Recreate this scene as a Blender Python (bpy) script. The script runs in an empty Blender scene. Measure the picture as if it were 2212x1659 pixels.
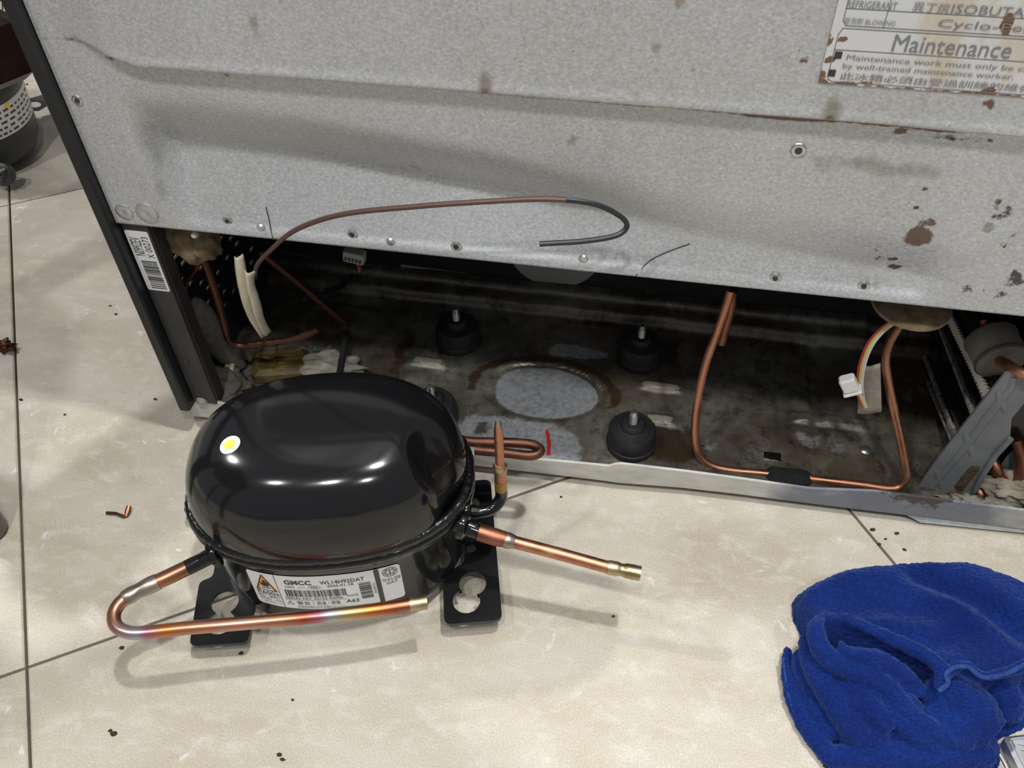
import bpy, math, random
import numpy as np
from mathutils import Vector, Matrix
from mathutils.geometry import tessellate_polygon
from mathutils import noise as mnoise

# ------------------------------------------------------------------ camera
scene = bpy.context.scene
COL = scene.collection
F_PX, W_PX, H_PX = 1900.0, 2212, 1659
CAM_H = 0.56
def _n(v):
    v = np.array(v, float); return v / np.linalg.norm(v)
_up = -_n([50, 1806, F_PX])
_X = -_n([-13320, -1631, F_PX]); _X = _n(_X - _X.dot(_up) * _up)
R3 = np.stack([_X, np.cross(_up, _X), _up])          # rows: world axes in camera axes
CPOS = np.array([0, 0, CAM_H])
cam_d = bpy.data.cameras.new('camera'); cam = bpy.data.objects.new('camera', cam_d); COL.objects.link(cam)
cam_d.sensor_fit = 'HORIZONTAL'; cam_d.sensor_width = 36; cam_d.lens = 36 * F_PX / W_PX
cam_d.clip_start = 0.01
m = Matrix.Identity(4)
for i in range(3):
    m[i][0] = R3[i, 0]; m[i][1] = -R3[i, 1]; m[i][2] = -R3[i, 2]; m[i][3] = CPOS[i]
cam.matrix_world = m
scene.camera = cam
scene.view_settings.view_transform = 'Standard'; scene.view_settings.look = 'None'
scene.view_settings.gamma = 1; scene.view_settings.use_curve_mapping = False
scene.view_settings.exposure = 0.0

# ------------------------------------------------------------------ light: even room light plus ceiling lamps
world = bpy.data.worlds.new('room_light'); scene.world = world; world.use_nodes = True
wb = world.node_tree.nodes['Background']; wb.inputs[0].default_value = (0.93, 0.96, 1.0, 1); wb.inputs[1].default_value = 0.30
def ceiling_lamp(loc, power, size, col=(1, 0.985, 0.96)):
    d = bpy.data.lights.new('ceiling_lamp', 'AREA'); d.shape = 'DISK'; d.size = size; d.energy = power; d.color = col
    o = bpy.data.objects.new('ceiling_lamp', d); COL.objects.link(o); o.location = loc
    return o
ceiling_lamp((0.42, 0.33, 2.6), 33, 0.10)
ceiling_lamp((-0.15, -0.75, 2.6), 20, 0.14)
ceiling_lamp((0.75, -0.85, 2.6), 15, 0.14)
ceiling_lamp((-1.05, -0.65, 2.6), 17, 0.14)
ceiling_lamp((-2.5, 0.85, 2.6), 58, 0.18)

# ------------------------------------------------------------------ helpers
def ray(px, py): return R3 @ np.array([px - W_PX / 2, py - H_PX / 2, F_PX])
def PZ(px, py, z=0.0):
    d = ray(px, py); return CPOS + (z - CPOS[2]) / d[2] * d
def PY(px, py, y):
    d = ray(px, py); return CPOS + (y - CPOS[1]) / d[1] * d
def PX(px, py, x):
    d = ray(px, py); return CPOS + (x - CPOS[0]) / d[0] * d
def sstep(a, b, x):
    t = np.clip((x - a) / (b - a), 0, 1); return t * t * (3 - 2 * t)

class MB:
    def __init__(s): s.v = []; s.f = []
    def add(s, v, f):
        o = len(s.v); s.v += [tuple(map(float, p)) for p in v]; s.f += [tuple(i + o for i in q) for q in f]; return s
    def box(s, lo, hi, bev=0.0, M=None):
        x0, y0, z0 = lo; x1, y1, z1 = hi
        if bev <= 0:
            v = [(x0,y0,z0),(x1,y0,z0),(x1,y1,z0),(x0,y1,z0),(x0,y0,z1),(x1,y0,z1),(x1,y1,z1),(x0,y1,z1)]
            f = [(0,3,2,1),(4,5,6,7),(0,1,5,4),(1,2,6,5),(2,3,7,6),(3,0,4,7)]
        else:
            b = min(bev, (x1-x0)*.49, (y1-y0)*.49, (z1-z0)*.49)
            v = []; f = []
            rings = [(z0, b), (z0 + b, 0), (z1 - b, 0), (z1, b)]
            for z, e in rings:
                k = b if e == 0 else b
                i0 = e
                v += [(x0+i0+k,y0+i0,z),(x1-i0-k,y0+i0,z),(x1-i0,y0+i0+k,z),(x1-i0,y1-i0-k,z),(x1-i0-k,y1-i0,z),(x0+i0+k,y1-i0,z),(x0+i0,y1-i0-k,z),(x0+i0,y0+i0+k,z)]
            f.append(tuple(range(7, -1, -1))); f.append(tuple(range(24, 32)))
            for r in range(3):
                for i in range(8):
                    j = (i + 1) % 8; f.append((r*8+i, r*8+j, r*8+8+j, r*8+8+i))
        if M is not None: v = [tuple(M @ Vector(p)) for p in v]
        return s.add(v, f)
    def tube(s, pts, rad, seg=12, cap=True, hollow=False):
        P = [np.array(p, float) for p in pts]; n = len(P)
        if not hasattr(rad, '__len__'): rad = [rad] * n
        T = []
        for i in range(n):
            t = P[min(i + 1, n - 1)] - P[max(i - 1, 0)]; T.append(t / (np.linalg.norm(t) + 1e-12))
        a = np.array([0, 0, 1.0]) if abs(T[0][2]) < .9 else np.array([1.0, 0, 0])
        u = np.cross(T[0], a); u /= np.linalg.norm(u)
        v = []; f = []
        for i in range(n):
            u = u - u.dot(T[i]) * T[i]; u /= np.linalg.norm(u); w = np.cross(T[i], u)
            for k in range(seg):
                g = 2 * math.pi * k / seg; v.append(P[i] + rad[i] * (math.cos(g) * u + math.sin(g) * w))
        for i in range(n - 1):
            for k in range(seg):
                j = (k + 1) % seg; f.append((i*seg+k, i*seg+j, (i+1)*seg+j, (i+1)*seg+k))
        if hollow:                                   # open end: rim and a dark bore
            b = len(v); e = (n - 1) * seg
            c = P[-1]
            for k in range(seg): v.append(c + (np.array(v[e+k]) - c) * .72)
            for k in range(seg): v.append(c + (np.array(v[e+k]) - c) * .70 - T[-1] * rad[-1] * 3)
            for k in range(seg):
                j = (k+1) % seg
                f.append((e+k, e+j, b+j, b+k)); f.append((b+k, b+j, b+seg+j, b+seg+k))
            f.append(tuple(b + seg + k for k in range(seg)))
            f.append(tuple(range(seg - 1, -1, -1)))
        elif cap:
            f.append(tuple(range(seg - 1, -1, -1))); f.append(tuple((n-1)*seg + k for k in range(seg)))
        return s.add(v, f)
    def lathe(s, prof, c=(0, 0, 0), seg=24, axis=None):
        v = []; f = []; n = len(prof)
        for r, z in prof:
            for k in range(seg):
                g = 2 * math.pi * k / seg; v.append((r * math.cos(g), r * math.sin(g), z))
        for i in range(n - 1):
            for k in range(seg):
                j = (k + 1) % seg; f.append((i*seg+k, i*seg+j, (i+1)*seg+j, (i+1)*seg+k))
        f.append(tuple(range(seg - 1, -1, -1))); f.append(tuple((n-1)*seg + k for k in range(seg)))
        q = Vector(axis).to_track_quat('Z', 'Y').to_matrix() if axis is not None else Matrix.Identity(3)
        v = [tuple(q @ Vector(p) + Vector(c)) for p in v]
        return s.add(v, f)
    def prism(s, outer, holes, fn0, fn1):            # flat plate with holes: fn0/fn1 map 2-D points to the two faces
        polys = [outer] + list(holes)
        flat = [p for pl in polys for p in pl]
        tris = tessellate_polygon([[Vector((p[0], p[1], 0)) for p in pl] for pl in polys])
        N = len(flat)
        v = [fn0(*p) for p in flat] + [fn1(*p) for p in flat]; f = []
        for t in tris:
            a, b, c = [np.array(flat[i][:2]) for i in t]
            if np.cross(b - a, c - a) < 0: t = (t[0], t[2], t[1])
            f.append((t[2], t[1], t[0])); f.append((t[0] + N, t[1] + N, t[2] + N))
        o = 0
        for pl in polys:
            k = len(pl)
            for i in range(k):
                j = (i + 1) % k; f.append((o+i, o+j, o+j+N, o+i+N))
            o += k
        return s.add(v, f)
    def build(s, name, mat, parent=None, smooth=False, attrs=None, fix=True):
        me = bpy.data.meshes.new(name); me.from_pydata(s.v, [], s.f)
        if fix:
            import bmesh
            bm = bmesh.new(); bm.from_mesh(me); bmesh.ops.recalc_face_normals(bm, faces=bm.faces); bm.to_mesh(me); bm.free()
        if smooth:
            me.polygons.foreach_set('use_smooth', [True] * len(me.polygons))
        if attrs:
            for k, a in attrs.items():
                at = me.attributes.new(k, 'FLOAT', 'POINT'); at.data.foreach_set('value', np.asarray(a, np.float32))
        if mat is not None: me.materials.append(mat)
        o = bpy.data.objects.new(name, me); COL.objects.link(o)
        if parent is not None: o.parent = parent
        if smooth and smooth != 'all':
            try:
                me.set_sharp_from_angle(angle=math.radians(smooth if smooth is not True else 40))
            except Exception: pass
        return o

def crom(pts, k=6):                                  # Catmull-Rom through control points
    P = [np.array(p, float) for p in pts]; P = [2*P[0]-P[1]] + P + [2*P[-1]-P[-2]]; out = []
    for i in range(1, len(P) - 2):
        for j in range(k):
            t = j / k; a, b, c, d = P[i-1], P[i], P[i+1], P[i+2]
            out.append(.5*((2*b)+(c-a)*t+(2*a-5*b+4*c-d)*t*t+(3*b-a-3*c+d)*t**3))
    out.append(P[-2]); return out
def tag(o, label=None, cat=None, group=None, kind=None):
    if label: o['label'] = label
    if cat: o['category'] = cat
    if group: o['group'] = group
    if kind: o['kind'] = kind
    return o
def empty(name, loc=(0, 0, 0)):
    o = bpy.data.objects.new(name, None); COL.objects.link(o); o.empty_display_size = .02
    return o
def dup(o, parent, M=None):
    c = o.copy(); COL.objects.link(c); c.parent = parent
    if M is not None: c.matrix_local = M
    return c

# ------------------------------------------------------------------ materials
class NT:
    def __init__(s, name):
        s.m = bpy.data.materials.new(name); s.m.use_nodes = True; s.t = s.m.node_tree; s.N = s.t.nodes; s.L = s.t.links
        s.b = s.N['Principled BSDF']; s.tc = None
    def set(s, **k):
        for a, v in k.items(): s.b.inputs[a.replace('_', ' ')].default_value = v
        return s
    def link(s, a, b): s.L.new(a, b)
    def coord(s, scale=(1, 1, 1), rot=(0, 0, 0), out='Object'):
        if not s.tc: s.tc = s.N.new('ShaderNodeTexCoord')
        mp = s.N.new('ShaderNodeMapping'); mp.inputs['Scale'].default_value = scale; mp.inputs['Rotation'].default_value = rot
        s.link(s.tc.outputs[out], mp.inputs[0]); return mp.outputs[0]
    def noise(s, scale, detail=4, rough=.55, co=None, dist=0):
        n = s.N.new('ShaderNodeTexNoise'); n.inputs['Scale'].default_value = scale; n.inputs['Detail'].default_value = detail
        n.inputs['Roughness'].default_value = rough; n.inputs['Distortion'].default_value = dist
        s.link(co if co is not None else s.coord(), n.inputs['Vector']); return n.outputs['Fac']
    def voro(s, scale, co=None, feature='F1', out='Distance'):
        n = s.N.new('ShaderNodeTexVoronoi'); n.inputs['Scale'].default_value = scale; n.feature = feature
        s.link(co if co is not None else s.coord(), n.inputs['Vector']); return n.outputs[out]
    def ramp(s, fac, stops, interp='LINEAR'):
        r = s.N.new('ShaderNodeValToRGB'); r.color_ramp.interpolation = interp; e = r.color_ramp.elements
        while len(e) < len(stops): e.new(.5)
        for x, (p, c) in zip(e, stops):
            x.position = p; x.color = (c, c, c, 1) if not hasattr(c, '__len__') else (*c, 1)
        s.link(fac, r.inputs[0]); return r.outputs[0]
    def mix(s, fac, a, b, mode='MIX'):
        n = s.N.new('ShaderNodeMix'); n.data_type = 'RGBA'; n.blend_type = mode
        for sock, v in ((n.inputs[0], fac), (n.inputs[6], a), (n.inputs[7], b)):
            if hasattr(v, 'is_linked'): s.link(v, sock)
            elif hasattr(v, '__len__'): sock.default_value = (*v, 1)
            else: sock.default_value = v
        return n.outputs[2]
    def math(s, op, a, b=0.0, clamp=False):
        n = s.N.new('ShaderNodeMath'); n.operation = op; n.use_clamp = clamp
        for sock, v in ((n.inputs[0], a), (n.inputs[1], b)):
            if hasattr(v, 'is_linked'): s.link(v, sock)
            else: sock.default_value = v
        return n.outputs[0]
    def attr(s, name):
        n = s.N.new('ShaderNodeAttribute'); n.attribute_name = name; return n.outputs['Fac']
    def bump(s, h, strength=.3, dist=.001):
        n = s.N.new('ShaderNodeBump'); n.inputs['Strength'].default_value = strength; n.inputs['Distance'].default_value = dist
        s.link(h, n.inputs['Height']); s.link(n.outputs[0], s.b.inputs['Normal']); return s
    def col(s, c): s.link(c, s.b.inputs['Base Color']); return s
    def rough(s, c): s.link(c, s.b.inputs['Roughness']); return s

def plain(name, c, rough=.5, metal=0.0, var=.0, scale=60, bump=0.0, coat=0.0):
    n = NT(name).set(Base_Color=(*c, 1), Roughness=rough, Metallic=metal, Coat_Weight=coat)
    if var or bump:
        f = n.noise(scale)
        if var: n.col(n.mix(n.ramp(f, [(.3, 0.), (.7, 1.)]), tuple(x * (1 - var) for x in c), tuple(min(1, x * (1 + var)) for x in c)))
        if bump: n.bump(f, bump, .0008)
    return n.m

# stains that soak a surface: attribute gives the density, noise breaks the edge
def stain(n, base, attr, colr, scale, lo=.42, hi=.58, amt=1.0):
    f = n.noise(scale, 6, .65)
    s_ = n.math('ADD', n.attr(attr), n.math('MULTIPLY', n.math('SUBTRACT', f, .5), 1.1))
    mask = n.math('MULTIPLY', n.ramp(s_, [(lo, 0.), (hi, 1.)]), amt)
    return n.mix(mask, base, colr), mask

M = {}
def tile_mat():
    n = NT('beige_travertine_tile').set(Roughness=.3, Specular_IOR_Level=.5)
    c1 = n.coord((1.4, 3.0, 1), (0, 0, .12)); c2 = n.coord((3, 5, 1), (0, 0, -.25))
    a = n.noise(5, 6, .6, c1, .5); b = n.noise(14, 8, .7, c2, .5); d = n.noise(60, 6, .7); gr = n.noise(900, 3, .7)
    base = n.ramp(a, [(.3, (.45, .40, .315)), (.5, (.525, .48, .395)), (.7, (.58, .545, .475))])
    base = n.mix(n.ramp(b, [(.50, 0.), (.72, .75)]), base, (.66, .635, .58))
    base = n.mix(n.math('MULTIPLY', n.ramp(d, [(.54, 0.), (.68, .5)]), n.ramp(n.noise(6, 3), [(.45, 0.), (.62, 1.)])), base, (.47, .39, .28))
    base = n.mix(n.ramp(n.noise(34, 4, .6, None, 1.2), [(.66, 0.), (.72, .7)]), base, (.76, .76, .75))
    base = n.mix(.26, base, n.ramp(gr, [(.3, .1), (.7, .95)]), 'OVERLAY')
    pits = n.voro(230); pm = n.ramp(pits, [(.05, 1.), (.10, 0.)])
    spots = n.ramp(n.noise(7, 3), [(.56, 0.), (.66, 1.)])
    pm2 = n.math('MULTIPLY', pm, spots)
    base = n.mix(n.math('MULTIPLY', pm2, .7), base, (.20, .16, .12))
    n.col(base); n.rough(n.ramp(b, [(.3, .30), (.7, .44)]))
    h = n.math('ADD', n.math('MULTIPLY', gr, .35), n.math('MULTIPLY', d, .5))
    n.bump(h, .22, .0012); return n.m
M['tile'] = tile_mat()
M['grout'] = plain('dark_grout', (.10, .08, .065), .9)

def galv_mat():
    n = NT('galvanised_sheet').set(Metallic=.55, Roughness=.46)
    spn = n.noise(620, 4, .75, n.coord((.75, 1, 1)))
    big = n.noise(7, 5, .6, n.coord((1, 1, .35)))
    base = n.ramp(spn, [(.32, (.35, .36, .375)), (.5, (.52, .535, .55)), (.70, (.74, .755, .77))])
    base = n.mix(n.ramp(n.noise(640, 2, .5, n.coord((.8, 1, 1.2))), [(.61, 0.), (.74, .7)]), base, (.85, .86, .87))  # bright glints of the spangle painted into the base colour
    base = n.mix(.35, base, n.ramp(big, [(.3, (.36, .355, .34)), (.7, (.56, .575, .59))]))
    base, k1 = stain(n, base, 'grime', (.21, .185, .135), 60, .45, .85, .75)
    base, k2 = stain(n, base, 'rust', (.115, .055, .028), 190, .47, .66, .9)
    base, k3 = stain(n, base, 'dark', (.03, .028, .025), 160, .5, .6, .9)
    # scattered small brown specks
    v = n.voro(26); nm = n.noise(11, 2)
    sm = n.math('MULTIPLY', n.ramp(n.math('ADD', v, n.math('MULTIPLY', n.noise(200), .25)), [(.17, 1.), (.22, 0.)]), n.ramp(nm, [(.55, 0.), (.62, .55)]))
    base = n.mix(sm, base, (.20, .13, .07))
    n.col(base); n.rough(n.ramp(spn, [(.3, .40), (.7, .52)]))
    n.b.inputs['Metallic'].default_value = .3
    n.bump(n.math('ADD', n.math('MULTIPLY', spn, .7), n.math('MULTIPLY', n.noise(60), .5)), .22, .0006); return n.m
M['galv'] = galv_mat()

def pan_mat():
    n = NT('oily_base_pan').set(Roughness=.42, Metallic=.35)
    f = n.noise(22, 6, .62); g = n.noise(260, 3)
    base = n.ramp(f, [(.28, (.07, .062, .05)), (.5, (.165, .155, .13)), (.72, (.30, .29, .26))])
    base = n.mix(n.ramp(n.noise(9, 5, .65), [(.42, 0.), (.62, .75)]), base, (.085, .058, .028))
    base = n.mix(n.ramp(n.noise(75, 7, .75), [(.50, 0.), (.66, .8)]), base, (.032, .028, .022))
    base = n.mix(n.ramp(n.noise(38, 7, .7, n.coord((1, 1, 1), (0, 0, .6))), [(.58, 0.), (.70, .7)]), base, (.33, .32, .29))
    clean = n.ramp(g, [(.3, (.26, .275, .29)), (.7, (.46, .48, .50))])
    f2 = n.noise(45, 6, .65)
    cm = n.ramp(n.math('ADD', n.attr('clean'), n.math('MULTIPLY', n.math('SUBTRACT', f2, .5), .9)), [(.45, 0.), (.58, 1.)])
    base = n.mix(cm, base, clean)
    base, _ = stain(n, base, 'rust', (.055, .032, .012), 60, .45, .6, .85)
    base, _ = stain(n, base, 'pale', (.50, .46, .36), 90, .45, .6, .8)
    base, _ = stain(n, base, 'mark', (.62, .03, .025), 30, .6, .7, 1.0)
    n.col(base); n.rough(n.ramp(f, [(.3, .25), (.7, .55)])); n.bump(n.math('ADD', f2, n.math('MULTIPLY', g, .3)), .45, .0014); return n.m
M['pan'] = pan_mat()

def rail_mat():
    n = NT('dirty_zinc_rail').set(Metallic=.15, Roughness=.5)
    f = n.noise(40, 6, .6, n.coord((1, 1, 3))); g = n.noise(300, 2)
    base = n.ramp(f, [(.3, (.50, .50, .46)), (.6, (.66, .66, .62)), (.8, (.73, .73, .70))])
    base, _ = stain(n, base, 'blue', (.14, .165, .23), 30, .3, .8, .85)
    base, _ = stain(n, base, 'dark', (.06, .045, .035), 120, .48, .62, .9)
    n.col(base); n.bump(g, .12, .0005); return n.m
M['rail'] = rail_mat()

M['gloss_black'] = NT('gloss_black_enamel').set(Base_Color=(.006, .006, .007, 1), Roughness=.13, Specular_IOR_Level=.5).m
def weld_mat():
    n = NT('black_weld_bead').set(Base_Color=(.006, .006, .007, 1), Roughness=.14, Specular_IOR_Level=.6)
    n.bump(n.noise(330, 3), .55, .001); return n.m
M['weld'] = weld_mat()
M['foot_black'] = NT('black_painted_steel').set(Base_Color=(.007, .007, .008, 1), Roughness=.28, Specular_IOR_Level=.5).m
def copper(name, a, b, rough=.3, tint=None):
    n = NT(name).set(Metallic=.95, Roughness=rough)
    f = n.noise(55, 5, .6); g = n.noise(500, 2)
    c = n.ramp(f, [(.3, a), (.7, b)])
    n.col(c); n.rough(n.ramp(f, [(.3, rough * .8), (.75, min(1, rough * 1.5))])); n.bump(g, .06, .0003); return n.m
M['copper'] = copper('bright_copper', (.46, .20, .115), (.60, .30, .185), .40)
M['copper_heat'] = copper('heat_tinted_copper', (.40, .155, .08), (.58, .29, .19), .36)
M['copper_dull'] = copper('dull_oxidised_copper', (.20, .085, .05), (.36, .16, .095), .38)
M['copper_dark'] = copper('dark_sooty_copper', (.10, .05, .035), (.20, .09, .06), .45)
M['braze'] = copper('grey_braze_joint', (.26, .21, .17), (.47, .42, .36), .32)
M['brass'] = copper('brass_solder_tip', (.36, .27, .15), (.56, .46, .30), .36)
M['capillary'] = plain('dull_brown_capillary', (.105, .058, .045), .5, .2)
def rainbow():
    n = NT('heat_rainbow_copper').set(Metallic=.95, Roughness=.34)
    s_ = n.math('ADD', n.attr('along'), n.math('MULTIPLY', n.math('SUBTRACT', n.noise(70), .5), .02))
    pink, cop, red, org, gold, steel, dk = (.58,.31,.225), (.50,.235,.14), (.40,.115,.065), (.58,.22,.065), (.50,.38,.17), (.42,.42,.45), (.26,.13,.08)
    c = n.ramp(s_, [(0, dk), (.10, cop), (.23, (.44,.22,.15)), (.30, steel), (.325, (.44,.19,.24)), (.36, org), (.42, cop), (.55, pink), (.64, cop), (.70, red), (.735, (.44,.16,.20)), (.76, steel), (.80, gold), (.86, org), (.92, red), (1, (.34,.20,.11))])
    n.col(c); n.bump(n.noise(300), .06, .0003); return n.m
M['rainbow'] = rainbow()
M['label_white'] = plain('white_label_paper', (.78, .79, .80), .38)
M['ink'] = plain('black_print', (.035, .035, .04), .45)
M['ink_grey'] = plain('faded_grey_print', (.22, .22, .24), .5)
M['orange'] = plain('orange_print', (.85, .36, .03), .45)
M['yellow'] = plain('yellow_paint_dot', (.85, .66, .02), .4)
M['greyblue'] = plain('pale_grey_print', (.55, .60, .68), .45)
def cloth():
    n = NT('blue_microfibre_terry').set(Roughness=.95, Sheen_Weight=.35, Sheen_Roughness=.4, Specular_IOR_Level=.1)
    n.b.inputs['Sheen Tint'].default_value = (.25, .4, 1, 1)
    f = n.noise(20, 4); g = n.noise(900, 3, .7); w = n.noise(420, 2, .6, n.coord((1, 2.0, 1)))
    c = n.ramp(f, [(.3, (.006, .020, .135)), (.7, (.010, .036, .215))])
    c = n.mix(n.ramp(n.math('ADD', n.math('MULTIPLY', g, .5), n.math('MULTIPLY', w, .5)), [(.42, .55), (.6, 0.)]), c, (.002, .008, .06))
    n.col(c); n.bump(n.math('ADD', n.math('MULTIPLY', g, .6), w), .8, .0012); return n.m
M['cloth'] = cloth()
M['hem'] = plain('blue_hem_binding', (.010, .045, .21), .9, var=.5, scale=500, bump=.7)
M['rubber'] = plain('dusty_black_rubber', (.018, .018, .020), .6, var=.4, scale=80, bump=.1)
M['steel'] = plain('bright_threaded_steel', (.55, .54, .52), .3, .9)
M['dark_plastic'] = plain('black_cabinet_plastic', (.016, .016, .018), .55, var=.25, scale=30)
M['edge_black'] = plain('black_painted_side', (.010, .010, .012), .42)
M['flange'] = plain('charcoal_flange', (.032, .031, .031), .5, var=.15, scale=50)
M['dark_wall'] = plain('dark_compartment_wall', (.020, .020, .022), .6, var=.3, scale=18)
M['grey_strip'] = plain('pale_grey_strip', (.36, .36, .34), .7)
M['felt'] = plain('brown_felt_putty', (.20, .145, .085), .95, var=.35, scale=120, bump=.6)
M['foam_grey'] = plain('grey_foam_hose', (.13, .115, .10), .95, var=.25, scale=200, bump=.5)
M['drier'] = plain('dusty_grey_drier', (.23, .21, .18), .7, var=.2, scale=60)
M['foam_black'] = plain('black_foam_sleeve', (.012, .012, .014), .95, var=.4, scale=300, bump=.8)
M['paper'] = plain('cream_paper_tape', (.62, .56, .42), .85, var=.15, scale=70, bump=.35)
M['white_plastic'] = plain('white_nylon', (.78, .78, .76), .4)
M['grey_plastic'] = plain('grey_connector', (.30, .29, .26), .5)
M['cream_plastic'] = plain('cream_nylon_clip', (.55, .50, .36), .5)
M['felt_tape'] = plain('grey_felt_tape', (.28, .265, .215), .9, var=.3, scale=90, bump=.5)
M['fin'] = plain('gloss_black_condenser', (.008, .008, .009), .22)
M['fin_dust'] = plain('dusty_fin_edge', (.36, .34, .31), .75, var=.7, scale=240, bump=.6)
M['wave'] = NT('grey_corrugated_fin').set(Base_Color=(.60, .58, .55, 1), Roughness=.35, Metallic=.5).m
def bracket_mat():
    n = NT('grey_painted_bracket').set(Roughness=.42)
    f = n.noise(40); base = n.ramp(f, [(.3, (.135, .145, .152)), (.7, (.185, .195, .20))])
    base, _ = stain(n, base, 'rust', (.06, .035, .02), 150, .45, .6, .95)
    n.col(base); n.bump(f, .08, .0006); return n.m
M['bracket'] = bracket_mat()
M['wire_red'] = plain('red_wire', (.45, .03, .05), .45)
M['wire_yellow'] = plain('yellow_wire', (.55, .42, .06), .45)
M['wire_white'] = plain('white_wire', (.62, .58, .48), .45)
M['wire_black'] = plain('dark_wire', (.02, .022, .028), .35)
def wood(name, a, b):
    n = NT(name).set(Roughness=.32, Coat_Weight=.3)
    f = n.noise(14, 5, .6, n.coord((1, 8, 8)), 1.0); n.col(n.ramp(f, [(.3, a), (.7, b)])); return n.m
M['wood_dark'] = wood('dark_maroon_wood', (.018, .008, .007), (.045, .018, .015))
M['wood_light'] = wood('red_brown_wood', (.07, .028, .02), (.12, .05, .035))
M['old_shell'] = plain('worn_dark_grey_paint', (.040, .043, .043), .42, var=.2, scale=15)
M['dirt'] = plain('dark_dirt', (.045, .03, .02), .9)
M['alu'] = plain('cast_aluminium', (.52, .53, .55), .38, .8, var=.15, scale=120, bump=.15)
M['insul'] = plain('dirty_insulation', (.30, .27, .21), .95, var=.45, scale=50, bump=.8)
M['clear'] = plain('brown_resin', (.12, .085, .03), .3, var=.4, scale=60)

# lettering -> flat mesh data
def text2d(s, height=None, width=None, bold=0.0, shear=0.0, spacing=1.0):
    cu = bpy.data.curves.new('t', 'FONT'); cu.body = s; cu.resolution_u = 2; cu.offset = bold; cu.shear = shear; cu.space_character = spacing
    ob = bpy.data.objects.new('t', cu); COL.objects.link(ob)
    dg = bpy.context.evaluated_depsgraph_get(); dg.update()
    me = bpy.data.meshes.new_from_object(ob.evaluated_get(dg))
    V = np.array([v.co[:2] for v in me.vertices]) if len(me.vertices) else np.zeros((1, 2))
    Fc = [tuple(p.vertices) for p in me.polygons]
    bpy.data.objects.remove(ob); bpy.data.curves.remove(cu); bpy.data.meshes.remove(me)
    V = V - V.min(0); sz = V.max(0); sz[sz == 0] = 1
    sy = height / sz[1] if height else width / sz[0]; sx = width / sz[0] if width else sy
    return V * [sx, sy], Fc
class Print:                                        # collects flat shapes in label space, then maps them on a surface
    def __init__(s): s.v = []; s.f = []
    def add(s, V, Fc, x=0, y=0):
        o = len(s.v); s.v += [(p[0] + x, p[1] + y) for p in V]; s.f += [tuple(i + o for i in q) for q in Fc]; return s
    def text(s, t, x0, y0, x1, y1, bold=0.0, **k):
        V, Fc = text2d(t, y1 - y0, x1 - x0, bold, **k); return s.add(V, Fc, x0, y0)
    def rect(s, x0, y0, x1, y1, n=1):
        for i in range(n):
            a = x0 + (x1-x0)*i/n; b = x0 + (x1-x0)*(i+1)/n
            s.add([(a, y0), (b, y0), (b, y1), (a, y1)], [(0, 1, 2, 3)])
        return s
    def poly(s, pts): return s.add(pts, [tuple(range(len(pts)))])
    def line(s, pts, w, close=False):
        P = [np.array(p, float) for p in pts]
        if close: P.append(P[0])
        for a, b in zip(P[:-1], P[1:]):
            d = (b - a) / (np.linalg.norm(b - a) + 1e-9); q = np.array([-d[1], d[0]]) * w / 2; d = d * w * .3
            s.add([a - d - q, b + d - q, b + d + q, a - d + q], [(0, 1, 2, 3)])
        return s
    def ring(s, cx, cy, rx, ry, w, n=28):
        o = [(cx + rx*math.cos(2*math.pi*i/n), cy + ry*math.sin(2*math.pi*i/n)) for i in range(n)]
        q = [(cx + (rx-w)*math.cos(2*math.pi*i/n), cy + (ry-w)*math.sin(2*math.pi*i/n)) for i in range(n)]
        return s.add(o + q, [(i, (i+1) % n, n + (i+1) % n, n + i) for i in range(n)])
    def disc(s, cx, cy, rx, ry, n=24):
        return s.poly([(cx + rx*math.cos(2*math.pi*i/n), cy + ry*math.sin(2*math.pi*i/n)) for i in range(n)])
    def barcode(s, x0, y0, x1, y1, seed, vertical=True, unit=.4):
        r = random.Random(seed); a, b = (x0, x1) if vertical else (y0, y1); p = a
        while p < b - unit:
            w = unit * r.choice((1, 1, 2, 3)) ; e = min(p + w, b)
            if vertical: s.rect(p, y0, e, y1)
            else: s.rect(x0, p, x1, e)
            p = e + unit * r.choice((1, 1, 2))
        return s
    def build(s, name, mat, parent, fn):
        mb = MB(); mb.add([fn(*p) for p in s.v], s.f); return mb.build(name, mat, parent, fix=False)

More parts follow.
